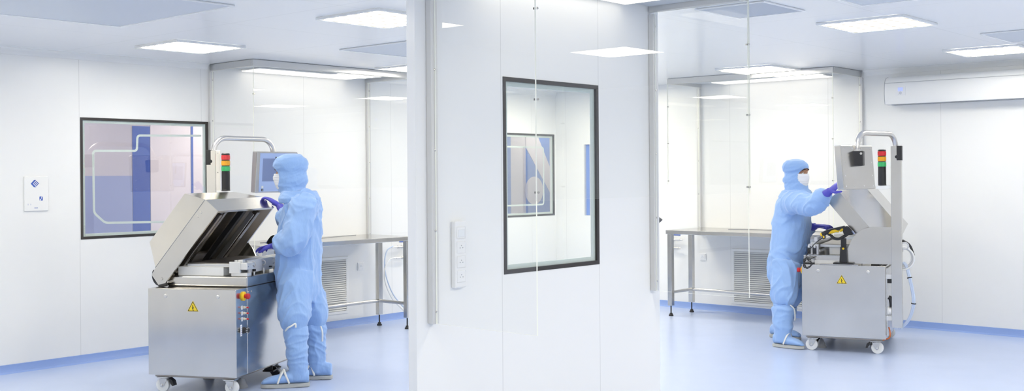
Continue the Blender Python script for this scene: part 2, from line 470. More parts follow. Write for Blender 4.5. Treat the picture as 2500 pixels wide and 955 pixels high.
em = empty('wall_emblem', 'large blue and white emblem with circle and diagonal stripe seen through the partition window', 'emblem', (XB + .002, 12.0, 1.0))
def rel(bm, o): bmesh.ops.translate(bm, verts=bm.verts, vec=-V(o.location)); return bm
def rrect(y0, y1, z0, z1, r):
    out = []
    for cy, cz, a in ((y1 - r, z1 - r, 0), (y0 + r, z1 - r, PI / 2), (y0 + r, z0 + r, PI), (y1 - r, z0 + r, 1.5 * PI)):
        out += [(cy + r * math.cos(a + k * PI / 12), cz + r * math.sin(a + k * PI / 12)) for k in range(7)]
    return out
obj('white_ground', rel(flat(B(), rect(11.45, 13.2, .6, 2.4)), em), 'pinkwhite', em)
obj('blue_shape', rel(flat(B(), [(11.90, 1.03), (12.40, 1.03), (12.46, 1.05), (12.48, 1.11), (12.48, 2.05), (12.46, 2.10), (12.42, 2.12), (11.90, 2.12)], XB + .006), em), 'bluesign2', em)
obj('diagonal_stripe', rel(flat(B(), [(11.895, 2.125), (12.17, 2.125), (12.49, 1.60), (12.49, 1.25), (11.895, 1.97)], XB + .010), em), 'pinkwhite', em)
obj('white_circle', rel(flat(B(), [(12.07 + .2 * math.cos(2 * PI * k / 40), 1.355 + .2 * math.sin(2 * PI * k / 40)) for k in range(40)], XB + .014), em), 'pinkwhite', em)
obj('blue_stripe', rel(flat(B(), rect(11.46, 11.57, .9, 2.12), XB + .006), em), 'bluesign2', em)

# ------------------------------------------------------------------ ceiling lights and diffusers
lamp_proto = None
def ceiling_light(x, y, label, group):
    global lamp_proto
    if lamp_proto is None:
        r = empty('ceiling_light', label, 'ceiling light', (x, y, ZC))
        bm = B(); h = .315
        for a in ((-h, -h, h, -h + .018), (-h, h - .018, h, h), (-h, -h + .018, -h + .018, h - .018), (h - .018, -h + .018, h, h - .018)):
            box(bm, (a[0], a[1], -.018), (a[2], a[3], -.001), .002)
        obj('light_frame', bm, 'whitepaint', r)
        obj('light_cover', box(B(), (-.296, -.296, -.015), (.296, .296, -.004)), 'led', r)
        lamp_proto = r
    else:
        r = copytree(lamp_proto); r.location = (x, y, ZC)
    tag(r, label, 'ceiling light', group)
    return r
G = 'square LED ceiling panels'
ceiling_light(-7.815, 4.955, 'square LED ceiling panel nearest the left wall, above the left window', G)
ceiling_light(-5.515, 4.965, 'square LED ceiling panel beside the top of the partition, left room', G)
ceiling_light(-7.815, 7.525, 'square LED ceiling panel just behind the rail of the left glass enclosure', G)
ceiling_light(-3.195, 7.585, 'large bright LED ceiling panel above the right machine, next to the square air diffuser', G)
ceiling_light(-3.175, 9.98, 'square LED ceiling panel above the air conditioner on the right wall', G)
ceiling_light(-5.475, 10.03, 'square LED ceiling panel seen through glass above the right enclosure rail', G)
# unseen lamps on the same grid, put in to light the room
for x, y, e in ((-.9, 7.55, 17), (-.9, 9.98, 8), (1.4, 7.55, 18), (-.9, 4.96, 42), (1.4, 4.96, 38), (1.4, 2.4, 18), (-.9, 2.4, 18), (-3.2, 2.4, 10), (-5.5, 2.4, 12), (-7.8, 2.4, 22), (-3.2, .1, 14), (-.9, .1, 14), (-5.515, 7.525, 28), (-7.815, 9.98, 36)):
    l = bpy.data.lights.new('unseen_ceiling_lamp', 'AREA'); l.shape = 'SQUARE'; l.size = .56; l.energy = e * 1.08; l.color = (1, .922, .735)
    if y == 4.96: l.color = (1, .90, .69)
    o = bpy.data.objects.new('unseen_ceiling_lamp', l); col.objects.link(o); o.location = (x, y, ZC - .035)
for y in (4.6, 7.0, 9.5, 12.2):
    l = bpy.data.lights.new('corridor_lamp', 'AREA'); l.shape = 'SQUARE'; l.size = .5; l.energy = 17; l.color = (1, .93, .84)
    o = bpy.data.objects.new('corridor_lamp', l); col.objects.link(o); o.location = (-9.6, y, ZC - .02)
def diffuser(x0, x1, y0, y1, label, slotted=False):
    r = empty('air_diffuser', label, 'air diffuser', ((x0 + x1) / 2, (y0 + y1) / 2, ZC))
    hx, hy = (x1 - x0) / 2, (y1 - y0) / 2; bm = B(); w = .018
    for a in ((-hx, -hy, hx, -hy + w), (-hx, hy - w, hx, hy), (-hx, -hy + w, -hx + w, hy - w), (hx - w, -hy + w, hx, hy - w)):
        box(bm, (a[0], a[1], -.010), (a[2], a[3], -.001), .002)
    obj('diffuser_frame', bm, 'whitepaint', r)
    obj('perforated_face', box(B(), (-hx + w, -hy + w, -.005), (hx - w, hy - w, -.001)), 'filter' if slotted else 'filterc', r)
    return r
diffuser(-7.13, -5.76, 2.62, 3.97, 'large grey perforated air diffuser in the ceiling at top left')
diffuser(-7.15, -6.3, 5.95, 6.8, 'pale air diffuser in the ceiling between the left lights and the glass enclosure')
diffuser(-3.78, -3.285, 6.1, 6.66, 'small slotted air diffuser in the ceiling beside the partition enclosure', True)
diffuser(-2.925, -2.3, 6.0, 6.70, 'air diffuser at the top edge of the photo above the large right light')
diffuser(-2.86, -2.0, 8.72, 9.46, 'air diffuser in the ceiling at the right edge of the photo')

# ------------------------------------------------------------------ glass enclosures (local: u along the wall, v out of it)
def enclosure(origin, ang, W, label, zs, zf, led):
    """ang turns local u (+x) along the wall, local v (+y) out of the wall"""
    D = .683
    r = empty('glass_enclosure', label, 'glass enclosure', (*origin, 0), ang, 'glass-sided work enclosures')
    top = ZC - .002; zr = ZC - .062
    def rail(lo, hi): return box(B(), lo, hi, .004)
    obj('top_rail', rail((-.004, D - .03, zr), (W + .004, D + .006, top)), 'alu', r)
    for u0, u1 in ((-.004, .026), (W - .026, W + .004)):
        obj('top_rail', rail((u0, .004, zr), (u1, D - .031, top)), 'alu', r)
    for u0, s in ((-.022, 1), (W - .022, -1)):
        ch = obj('wall_channel', box(B(), (u0, .002, zs), (u0 + .044, .038, zr - .012), .003), 'channel', r)
        bm = B()
        for k in range(5):
            z = zs + .06 + k * (zr - zs - .15) / 4
            lathe(bm, (u0 + .022, .038, z), (0, 1, 0), [(0, .006), (.003, .005), (.004, .001)], 10)
        split_obj('screw', bm, 'steel', ch)
    g = .008
    def pane(lo, hi, edges):
        bm = B(); box(bm, lo, hi)
        ax = 0 if hi[0] - lo[0] < .02 else 1
        for f in bm.faces:
            if abs(f.normal[ax]) < .5: f.material_index = 1
        bm.normal_update()
        for f in bm.faces: f.material_index = 0 if abs(f.normal[ax]) > .5 else 1
        return bm
    obj('side_panel', pane((.000, .039, zs), (g, D - .002, zr - .001), 0), ['glass', 'edge'], r)
    obj('side_panel', pane((W - g, .039, zs), (W, D - .002, zr - .001), 0), ['glass', 'edge'], r)
    obj('front_panel', pane((-.002, D - .001, zf), (W + .002, D - .001 + g, zr - .001), 0), ['glass', 'edge'], r)
    # small clips that hold the corner of the panes
    for u in (.006, W - .006):
        bm = B()
        for z in (2.33, 1.92, 1.5):
            box(bm, (u - .006, D - .012, z - .005), (u + .006, D - .002, z + .005), .001)
            lathe(bm, (u, D + .008, z), (0, 1, 0), [(0, .006), (.004, .005)], 10)
        split_obj('corner_clip', bm, 'steel', r)
    obj('filter_panel', box(B(), (.03, .02, top - .025), (W - .03, D - .034, top - .001)), 'filter', r)
    lb = obj('light_bar', box(B(), (led[0], led[2], top - .040), (led[1], led[3], top - .026), .004), 'whitepaint', r)
    obj('glowing_strip', box(B(), (led[0] + .01, led[2] + .006, top - .046), (led[1] - .01, led[3] - .006, top - .0405)), 'bar', lb)
    return r
YC0, YC1 = 3.7756, 5.7022
LED = (.30, 1.62, .025, .33)
# u runs along -Y when v is +X  (rotation +90deg maps local x->+Y, y->-X ; use -90deg: x->-Y, y->+X)
enclosure((XL, 7.833), -PI / 2, 7.833 - 5.888, 'glass-sided work enclosure with aluminium rails on the left room wall, behind the left machine', .90, 1.46, LED)
enclosure((XC, YC1), -PI / 2, YC1 - YC0, 'largest glass enclosure with hanging clear panes on the white partition in the centre', .8545, 1.4638, LED)
enclosure((-4.829, YR), PI, 6.7925 - 4.829, 'glass-sided work enclosure over the right bench, behind the person by the right wall', .90, 1.46, LED)

# ------------------------------------------------------------------ workbenches
def bench(origin, ang, Lb, Db, label, loop_end):
    """local u along the wall 0..Lb, v out of the wall 0..Db"""
    r = empty('workbench', label, 'workbench', (*origin, 0), ang, 'stainless steel workbenches')
    zt = .955
    bm = box(B(), (0, 0, zt - .045), (Lb, Db, zt), .004)
    obj('bench_top', bm, 'steel', r)
    w = .027; lx = (.045, Lb - .045); ly = (Db - .46, Db - .032)
    for x in lx:
        for y in ly:
            lg = obj('leg', box(B(), (x - w, y - w, .115), (x + w, y + w, zt - .046), .003), 'steelv', r)
            bm = B(); cyl(bm, (x, y, .03), (x, y, .115), .007, 10)
            lathe(bm, (x, y, 0), (0, 0, 1), [(0, .026), (.012, .026), (.02, .018), (.034, .015)], 16)
            obj('foot', bm, 'rubber', lg)
    z = .262
    obj('stretcher', cyl(B(), (lx[0] + w, ly[0], z), (lx[1] - w, ly[0], z), .018, 16), 'tube', r, smooth=True)
    for x in lx:
        obj('stretcher', cyl(B(), (x, ly[0] + w, z), (x, ly[1] - w, z), .018, 16), 'tube', r, smooth=True)
    return r
bench((XL + .004, 7.815), -PI / 2, 1.88, .705, 'stainless steel workbench under the left room enclosure, beside the standing person', 0)
bench((-4.87, YR - .004), PI, 1.90, .77, 'stainless steel workbench under the right room enclosure, behind the person at right', 0)

# ------------------------------------------------------------------ wall fittings
def frame_axes(side):
    # local x along the wall to the right as seen from the room, y out of the wall, z up -> rotation about z
    return {'L': PI / 2 + PI, 'C': PI / 2 + PI, 'R': PI}[side]
def grille(loc, ang, w, h, n, label):
    r = empty('return_air_grille', label, 'air grille', loc, ang)
    bm = B(); b = .03
    for a in ((-w / 2 - b, -b, w / 2 + b, 0), (-w / 2 - b, h, w / 2 + b, h + b), (-w / 2 - b, 0, -w / 2, h), (w / 2, 0, w / 2 + b, h)):
        box(bm, (a[0], .001, a[1]), (a[2], .014, a[3]), .003)
    obj('grille_frame', bm, 'whitepaint', r)
    obj('painted_recess_shade', box(B(), (-w / 2, .0008, 0), (w / 2, .002, h)), 'grey', r)  # thin grey sheet painted as the shade behind the louvres
    bm = B(); p = h / n
    for k in range(n):
        z = (k + .5) * p
        prism(bm, [(-w / 2, .003, z + p * .36), (-w / 2, .0055, z + p * .36), (-w / 2, .017, z - p * .30), (-w / 2, .0145, z - p * .30)], (w, 0, 0))
    obj('louvres', bm, 'grille', r)
    return r
grille((XL, 7.06, .165), -PI / 2, .92, .54, 25, 'white louvred return air grille low on the wall under the left bench')
grille((-5.89, YR, .122), PI, .92, .57, 25, 'white louvred return air grille low on the wall under the right bench')
def socket_plate(bm_, x, z, s, parent, two=True):
    obj('socket_face', box(B(), (x - s / 2, .009, z - s / 2), (x + s / 2, .0125, z + s / 2), .003), 'white', parent)
    bm = B()
    lathe(bm, (x, .0122, z), (0, 1, 0), [(0, .019), (.0006, .019)], 24)
    obj('socket_ring', bm, 'label', parent)
    bm = B()
    for dx, dz in ((-.0095, -.003), (.0095, -.003), (0, .008)):
        cyl(bm, (x + dx, .0126, z + dz), (x + dx, .0135, z + dz), .0026, 8)
    obj('socket_holes', bm, 'grey', parent)
def outlet(loc, ang, label):
    r = empty('wall_outlet', label, 'power outlet', loc, ang, None)
    obj('back_box', box(B(), (-.042, .001, -.042), (.042, .0095, .042), .004), 'white', r)
    socket_plate(None, 0, 0, .062, r)
    return r
outlet((XL, 7.725, .615), -PI / 2, 'single white wall outlet right of the grille under the left bench')
outlet((-6.762, YR, .609), PI, 'single white wall outlet left of the grille under the right bench')
r = empty('outlet_strip', 'tall white strip of four sockets on the centre partition left of its window', 'power outlet strip', (XC, 3.962, 1.015), -PI / 2)
obj('housing', box(B(), (-.042, .001, 0), (.042, .030, .335), .006), 'white', r)
for k in range(4):
    z = .058 + k * .073
    p = obj('socket_face', box(B(), (-.030, .029, z - .030), (.030, .033, z + .030), .004), 'white', r)
    bm = B()
    if k < 3:
        for dx, dz in ((-.0095, -.003), (.0095, -.003), (0, .008)):
            cyl(bm, (dx, .033, z + dz), (dx, .0345, z + dz), .0026, 8)
        obj('socket_holes', bm, 'grey', p)
    else:
        obj('socket_cover', box(bm, (-.022, .033, z - .020), (.022, .0345, z + .016), .002), 'label', p)
# plaque on the left wall
r = empty('wall_plaque', 'white wall plaque with two small blue logos on the left wall', 'plaque', (XL, 4.215, 1.312), -PI / 2)
obj('board', box(B(), (-.10, .001, 0), (.10, .012, .283), .002), 'whitepaint', r)
def pf(bm, poly, y=.0121, th=.0012): return prism(bm, [(x, y, z) for x, z in poly], (0, th, 0))
# local x runs to the left as seen from the room (rotation -90deg: x->-Y), so mirror: sx = -x
def S(pts): return [(-a, b) for a, b in pts]
bm = B(); pf(bm, S([(-.048, .225), (-.020, .255), (-.002, .255), (-.030, .225), (-.002, .195), (-.020, .195)]))
obj('arrow_logo', bm, 'bluesign', r)
bm = B()
for i, n in enumerate((1, 2, 3, 2, 1)):
    for j in range(n):
        cx, cz = -.018 + i * .0085, .225 + (j - (n - 1) / 2) * .017
        pf(bm, S([(cx + .0052 * math.cos(a * PI / 4), cz + .0052 * math.sin(a * PI / 4)) for a in range(8)]))
obj('dotted_logo', bm, 'bluesign', r)
bm = B(); pf(bm, S(rrect(.024, .052, .083, .118, .006)))
obj('square_logo', bm, 'bluesign', r)
bm = B(); pf(bm, S([(.026 + .006 * math.cos(k * PI / 8) + .006, .090 + .006 * math.sin(k * PI / 8)) for k in range(16)]), .0134); pf(bm, S([(.042, .117), (.047, .117), (.040, .098), (.036, .098)]), .0134)
obj('square_logo_mark', bm, 'whitepaint', r)
bm = B(); pf(bm, S(rect(-.072, -.0695, .047, .060))); pf(bm, S(rect(-.050, -.0475, .047, .060)))
for k in range(4): pf(bm, S(rect(-.018 + k * .0075, -.013 + k * .0075, .020, .028)))
obj('small_print', bm, 'paleblue', r)
# air conditioner on the right wall
r = empty('air_conditioner', 'long white air conditioner with small blue display high on the right wall', 'air conditioner', (-4.50, YR, 2.265), PI)
Wd, Hh = 2.3, .285
prof = [(.002, 0), (.10, -.004), (.185, .004), (.197, .06), (.200, .12), (.197, .18), (.190, .222), (.178, .248), (.150, .272), (.10, .284), (.002, .286)]
obj('casing', prism(B(), [(0, y, z) for y, z in prof], (-Wd, 0, 0)), 'whitepaint', r, smooth=True)
bm = B()
tube(bm, [V((.002, y, z)) for y, z in prof[2:10]], .0025, 6); box(bm, (-Wd, .1935, .2165), (0, .197, .2195))
obj('casing_joint', bm, 'grey', r)
obj('air_outlet', box(B(), (-Wd + .05, .05, -.004), (-.05, .15, .002)), 'grey', r)
dp = obj('display', box(B(), (-.215, .199, .085), (-.115, .202, .175), .001), 'white', r)
obj('lit_window', box(B(), (-.188, .2015, .130), (-.140, .203, .165)), 'bluelit', dp)
bm = B(); lathe(bm, (-.164, .2022, .112), (0, 1, 0), [(0, .015), (.0008, .015)], 20); box(bm, (-.147, .2021, .098), (-.141, .203, .102))
obj('sensor', bm, 'lgrey', dp)
# gas valves and hoses under the benches
def valve(loc, ang, label, lever, length, reach):
    r = empty('gas_valve', label, 'valve', loc, ang, None)
    bm = B()
    lathe(bm, (0, .001, 0), (0, 1, 0), [(0, .020), (.008, .020), (.010, .012), (.045, .012)], 16)
    tube(bm, [V((0, .045, 0)), V((-reach * .3, .045, 0)), V((-reach, .045, 0))], [.012, .012, .008], 12)
    lathe(bm, (-reach * .55, .045, 0), (-1, 0, 0), [(0, .008), (.002, .015), (.03, .015), (.032, .009), (.06, .008)], 12)
    obj('valve_body', bm, 'tube', r, smooth=True)
    if lever:
        bm = box(B(), (-.010, .050, -.045), (.010, .075, .045), .005)
        obj('lever', bm, 'black', r)
        obj('blue_tag', box(B(), (-.10, .002, .048), (.04, .005, .064), .001), 'bluesign', r)
    return r
# local x runs toward -Y on the left wall -> reach is mirrored there
valve((XL, 8.33, .795), -PI / 2, 'steel gas valve with black lever, upper of two under the left bench end', True, .2, -.19)
valve((XL, 8.37, .675), -PI / 2, 'plain steel gas fitting, lower of two beyond the left bench end', False, .2, -.16)
valve((-7.17, YR, .80), PI, 'steel gas valve with black lever, upper of two beside the right bench legs', True, .2, .16)
valve((-7.17, YR, .70), PI, 'plain steel gas fitting, lower of two beside the right bench legs', False, .2, .13)
P = [onX(960, 601, XL + .045), onX(945, 612, XL + .05), onX(939, 640, XL + .05), onX(944, 680, XL + .04), onX(962, 722, XL + .03), onX(992, 757, XL + .07), onX(1010, 775, XL + .12)]
P[-1].z = .012; P[-2].z = max(.03, P[-2].z)
tag(obj('gas_hose', tube(B(), spline(P), .007, 8), 'hose', smooth='all'), 'thin bluish hose hanging from the upper gas valve beyond the left bench', 'hose')
P = [onX(968, 629, XL + .045), onX(952, 634, XL + .05), onX(940, 655, XL + .06), onX(941, 690, XL + .05), onX(957, 728, XL + .045), onX(985, 758, XL + .10), onX(1004, 780, XL + .2)]
P[-1].z = .012; P[-2].z = max(.03, P[-2].z)
tag(obj('gas_hose', tube(B(), spline(P), .007, 8), 'hosew', smooth='all'), 'thin white hose looping from the lower gas fitting beyond the left bench', 'hose')
# thin cables lying on the benches
c = [V((-8.62, 6.2, .9575)), V((-8.60, 6.7, .9575)), V((-8.70, 6.95, .9575)), V((-8.82, 7.3, .9575)), V((-8.88, 7.6, .9575))]
tag(obj('bench_cable', tube(B(), spline(c), .0035, 6), 'grey', smooth='all'), 'thin grey cable lying on the left bench top', 'cable')
c = [V((-6.25, 10.75, .9575)), V((-6.0, 10.85, .9575)), V((-5.6, 10.82, .9575)), V((-5.2, 10.85, .9575)), V((-5.0, 10.84, .9575))]
tag(obj('bench_cable', tube(B(), spline(c), .0035, 6), 'grey', smooth='all'), 'thin grey cable lying along the back of the right bench top', 'cable')
# pneumatic closer / handle and chain strip on the far side of the partition end
r = empty('door_closer', 'dark cone-tipped fitting on a white block at the right end of the partition', 'fitting', (XC - .058, 5.76, 1.285))
obj('block', box(B(), (-.035, .0, -.028), (-.001, .075, .032), .003), 'aluw', r)
bm = B(); lathe(bm, (-.018, .075, 0), (0, 1, 0), [(0, .022), (.02, .024), (.06, .019), (.095, .006), (.10, .001)], 18)
obj('cone_tip', bm, 'black', r, smooth=True)
r2 = empty('bead_chain', 'small grey bead chain hanging along the right end of the partition', 'chain', (XC - .058, 5.785, .87))
bm = B()
for k in range(22): ball(bm, (-.012, .012, .02 + k * .0165), .0055, 1)
obj('beads', bm, 'grey', r2)
obj('chain_anchor', box(B(), (-.020, .000, .385), (-.001, .024, .41), .002), 'lgrey', r2)

# ------------------------------------------------------------------ packaging machine (local: x rear->operator, y near side->post side)
ML, MW = .7095, 1.16
ZB, ZT = .135, .768
def sign(bm_parent, x, y, z, ny):
    """triangular high-voltage sticker on a face looking along -y (ny=-1) or +y (ny=1)"""
    s = -ny
    def tri(r, yy, th, mat, name, par):
        pts = [(x + r * math.cos(a), y + ny * yy, z + r * math.sin(a)) for a in (PI / 2, PI / 2 + 2 * PI / 3, PI / 2 + 4 * PI / 3)]
        return obj(name, prism(B(), pts, (0, ny * th, 0)), mat, par)
    w = tri(.052, .0004, .0008, 'warn', 'warning_sticker', bm_parent)
    ob = bpy.data.objects.new('black_border', None)
    bm = B(); n = V((0, ny, 0))
    pts = [V((x + .044 * math.cos(a), y + ny * .0013, z + .044 * math.sin(a))) for a in (PI / 2, PI / 2 + 2 * PI / 3, PI / 2 + 4 * PI / 3)]
    for a, b in zip(pts, pts[1:] + pts[:1]): 
        d = (b - a).normalized(); obox(bm, (a + b) / 2, d, n, d.cross(n), (b - a).length / 2 + .001, .0004, .002)
    bpy.data.objects.remove(ob)
    obj('black_border', bm, 'black', w)
    k = .85
    bolt = [(.002, .026), (-.010, -.001), (-.001, .001), (-.007, -.020), (-.0095, -.015), (-.005, -.028), (.003, -.020), (-.001, -.018), (.010, .008), (.001, .005), (.008, .026)]
    obj('lightning_bolt', prism(B(), [(x + s * a * k * -1, y + ny * .0013, z + b * k - .003) for a, b in bolt], (0, ny * .0006, 0)), 'black', w)
def machine():
    r = empty('packaging_machine', '', 'machine')
    # cabinet
    cab = obj('cabinet', box(B(), (0, .170, ZB), (ML, MW, ZT), .004), 'steelv', r)
    obj('end_cover', box(B(), (0, 0, ZB), (ML, .1665, ZT), .004), 'steelv', r)
    obj('base_frame', box(B(), (.03, .04, ZB - .02), (ML - .03, MW - .04, ZB - .0005), .003), 'steel_dark', r)
    for y, ny in ((0, -1), (MW, 1)):
        bm = B()
        for x in (.144, .566):
            lathe(bm, (x, y, .715), (0, ny, 0), [(0, .014), (.002, .014), (.004, .010), (.005, .010)], 18)
            box(bm, (x - .006, y + min(0, ny * .0065), .7135), (x + .006, y + max(0, ny * .0065), .7165))
        split_obj('panel_lock', bm, 'tube', r)
        sign(r, .366 if ny < 0 else .366, y, .632, ny)
    # operator side controls
    for y in (.108, MW - .06):
        e = obj('emergency_stop', lathe(B(), (ML, y, .712), (1, 0, 0), [(0, .034), (.010, .034), (.014, .028)], 28), 'yellow', r, smooth=True)
        obj('stop_button', lathe(B(), (ML + .013, y, .712), (1, 0, 0), [(0, .014), (.012, .015), (.016, .021), (.032, .021), (.037, .016)], 24), 'red', e, smooth=True)
    for z in (.630, .588, .546):
        b = obj('push_switch', lathe(B(), (ML, .112, z), (1, 0, 0), [(0, .010), (.006, .010), (.010, .0075), (.026, .0075)], 16), 'beige', r)
        obj('switch_tip', lathe(B(), (ML + .026, .112, z), (1, 0, 0), [(0, .006), (.013, .006), (.015, .004)], 14), 'red', b)
        lb = obj('name_plate', box(B(), (ML + .0002, .078, z - .014), (ML + .0012, .097, z + .014)), 'label', r)
        bm = B()
        for k in (-1, 0, 1): box(bm, (ML + .0012, .081, z + k * .008 - .0015), (ML + .0015, .094, z + k * .008 + .0015))
        obj('plate_text', bm, 'paleblue', lb)
    k = obj('selector_knob', lathe(B(), (ML, .112, .463), (1, 0, 0), [(0, .024), (.004, .024), (.006, .020), (.038, .019), (.042, .016)], 20), 'black', r, smooth=True)
    bm = B()
    for a in range(8):
        an = a * PI / 4; box(bm, (ML + .028, .112 + .0185 * math.cos(an) - .002, .463 + .0185 * math.sin(an) - .002), (ML + .041, .112 + .0185 * math.cos(an) + .002, .463 + .0185 * math.sin(an) + .002))
    obj('knob_grip', bm, 'lgrey', k)
    lb = obj('name_plate', box(B(), (ML + .0002, .062, .425), (ML + .0012, .086, .508)), 'label', r)
    bm = B()
    for i in range(5): box(bm, (ML + .0012, .066, .435 + i * .014), (ML + .0015, .080 + .003 * (i % 2), .439 + i * .014))
    obj('plate_text', bm, 'paleblue', lb)
    bm = B()
    for y in (.185, .235, .8): lathe(bm, (ML, y, .735), (1, 0, 0), [(0, .006), (.003, .005), (.004, .002)], 10)
    split_obj('panel_screw', bm, 'tube', r)
    # casters and levelling feet
    for x, y, s in ((.09, .07, -1), (.625, .07, 1), (.09, MW - .07, -1), (.625, MW - .07, 1)):
        t = empty_part('caster', r)
        bm = B(); box(bm, (x - .045, y - .035, ZB - .031), (x + .045, y + .035, ZB - .0205), .002)
        lathe(bm, (x, y, ZB - .034), (0, 0, -1), [(0, .026), (.008, .026)], 18)
        for yy in (-.024, .021):
            prism(bm, [(x - .032, y + yy, ZB - .036), (x + .032, y + yy, ZB - .036), (x + s * .012 + .018, y + yy, .045), (x + s * .012 + .004, y + yy, .034), (x + s * .012 - .012, y + yy, .042)], (0, .003, 0))
        obj('fork', bm, 'steel', t)
        cx = x + s * .012
        bm = B(); lathe(bm, (cx, y - .018, .052), (0, 1, 0), [(0, .020), (.001, .034), (.003, .045), (.005, .0505), (.010, .052), (.026, .052), (.031, .0505), (.033, .045), (.035, .034), (.036, .020)], 32)
        obj('wheel', bm, 'wheel', t, smooth=True)
        bm = B(); cyl(bm, (cx, y - .030, .052), (cx, y + .030, .052), .009, 14)
        obj('axle', bm, 'tube', t)
        if x < .3:
            obj('brake_pedal', prism(B(), [(x + .045, y - .02, ZB - .03), (x + .075, y - .02, ZB - .05), (x + .085, y - .02, ZB - .085), (x + .070, y - .02, ZB - .088), (x + .050, y - .02, ZB - .055)], (0, .045, 0)), 'black', t)
    for x, y in ((.585, .315), (.15, .60), (.585, .90)):
        bm = B(); cyl(bm, (x, y, .07), (x, y, ZB - .02), .011, 12); lathe(bm, (x, y, .0), (0, 0, 1), [(0, .045), (.012, .045), (.030, .034), (.072, .018)], 24)
        obj('levelling_foot', bm, 'grey', r)
    # dark bent bracket under the operator side
    bm = B()
    obox(bm, (.66, .66, .085), (1, 0, 0), (0, 1, .1), (0, 0, 1), .045, .07, .006, .002)
    obox(bm, (.655, .61, .100), (1, 0, 0), (0, 1, 0), (0, 0, 1), .035, .006, .02, .002)
    obox(bm, (.665, .70, .055), (1, 0, 0), (0, .75, -.6), (0, .6, .75), .04, .075, .006, .002)
    obj('pedal_bracket', bm, 'black', r)
    # deck with chamber floor
    obj('deck', box(B(), (.05, .168, ZT + .004), (ML + .002, 1.06, .846), .010), 'steel', r)
    obj('deck_gasket', box(B(), (.06, .178, ZT), (ML - .008, 1.05, ZT + .006)), 'black', r)
    obj('plastic_block', box(B(), (.125, .205, .8465), (.50, .95, .912), .003), 'hdpe', r)
    bm = box(B(), (.200, .206, .9125), (.580, .97, .936), .003); 
    obj('work_plate', bm, 'alu', r)
    obj('chamber_bed', box(B(), (.21, .235, .9362), (.565, .95, .940)), 'steel_dark', r)
    bm = box(B(), (.60, .205, .905), (.640, 1.03, .958), .003); box(bm, (.592, .20, .950), (.618, 1.035, .966), .002)
    obj('sealing_bar', bm, 'alu', r)
    bm = box(B(), (.640, .300, .862), (.655, 1.02, .955), .003)
    obj('front_rail', bm, 'lgrey', r)
    bm = box(B(), (.56, .178, .870), (.645, .204, .955), .003); box(bm, (.64, .19, .895), (.70, .292, .945), .004); box(bm, (.57, .19, .847), (.70, .26, .872), .003)
    box(bm, (.62, .20, .945), (.66, .24, .968), .003)
    obj('end_block', bm, 'aluw', r)
    bm = B()
    for y in (.205, .28): cyl(bm, (.675, y, .92), (.703, y, .92), .006, 10)
    split_obj('block_screw', bm, 'steel', r)
    for i, y in enumerate((.36, .52, .70, .86)):
        bm = B(); c = V((.672, y, .915))
        tube(bm, [V((.655, y, .935))] + arc(V((.664, y, .925)), (1, 0, 0), (0, 0, 1), .018, PI * .65, -PI * .55, 8) + [V((.66, y, .900))], .0045, 8)
        obj('hose_loop', bm, 'tube', r, smooth='all')
        bm = B(); cyl(bm, (.672, y - .01, .8465), (.672, y - .01, .885), .007, 10); lathe(bm, (.672, y - .01, .862), (0, 0, 1), [(0, .011), (.010, .011)], 10)
        obj('fitting', bm, 'tube', r)
    bm = B()
    for y in (.33, .60, .80): box(bm, (.668, y, .872 if y < .4 else .880), (.690, y + .022, .890 if y < .4 else .893), .003)
    split_obj('black_knob', bm, 'black', r)
    # cylinders at the post end of the bar
    bm = B()
    for x in (.60, .65):
        box(bm, (x - .02, 1.0, .848), (x + .02, 1.055, .94), .003)
        tube(bm, arc((x + .01, 1.04, .90), (0, 1, 0), (0, 0, 1), .035, PI * .1, PI * .95, 8), .010, 10)
    obox(bm, (.60, .97, .985), (0, 1, .0), (1, 0, 0), (0, 0, 1), .09, .012, .012, .002)
    for i in range(5): box(bm, (.585, .86 + i * .045, .967), (.615, .882 + i * .045, 1.004), .003)
    split_obj('pneumatic_valves', bm, 'lgrey', r)
    bm = B()
    for x in (.61, .66): box(bm, (x - .014, 1.045, .855), (x + .014, 1.064, .925), .002)
    split_obj('valve_coils', bm, 'black', r)
    # hood
    P0 = V((.06, 0, .785)); E = V((.633, 0, .774)); Nn = V((-.774, 0, .633)); yax = V((0, 1, 0))
    def h(e, n, y): return P0 + E * e + Nn * n + yax * y
    Y0, Y1, LH = .12, 1.03, .705
    T1, T2, ins = .133, .325, .075
    bm = B()
    side0 = [h(0, 0, Y0), h(LH, 0, Y0), h(LH, T1, Y0), h(.05, T1, Y0), h(-.012, .125, Y0), h(-.034, .035, Y0)]
    side1 = [p + yax * (Y1 - Y0) for p in side0]
    top0 = [h(LH - .10, T2, Y0 + ins), h(.135, T2, Y0 + ins)]
    top1 = [h(LH - .10, T2, Y1 - ins), h(.135, T2, Y1 - ins)]
    v0 = [bm.verts.new(p) for p in side0]; v1 = [bm.verts.new(p) for p in side1]
    t0 = [bm.verts.new(p) for p in top0]; t1 = [bm.verts.new(p) for p in top1]
    # inner cavity
    w = .018
    i0 = [bm.verts.new(p) for p in (h(.03, 0, Y0 + w), h(LH - w, 0, Y0 + w))]; i1 = [bm.verts.new(p) for p in (h(.03, 0, Y1 - w), h(LH - w, 0, Y1 - w))]
    c0 = [bm.verts.new(p) for p in (h(.06, .20, Y0 + .10), h(LH - .11, .20, Y0 + .10))]; c1 = [bm.verts.new(p) for p in (h(.06, .20, Y1 - .10), h(LH - .11, .20, Y1 - .10))]
    F = lambda vs, mi=0: setattr(bm.faces.new(vs), 'material_index', mi)
    F(v0); F(v1[::-1])
    F([v0[2], t0[0], t0[1], v0[3]]); F([v1[3], t1[1], t1[0], v1[2]])
    F([t0[0], t1[0], t1[1], t0[1]]); F([v0[2], v1[2], t1[0], t0[0]]); F([v0[3], t0[1], t1[1], v1[3]])
    F([v0[1], v1[1], v1[2], v0[2]], 2)
    for a, b in ((3, 4), (4, 5), (5, 0)): F([v0[a], v1[a], v1[b], v0[b]])
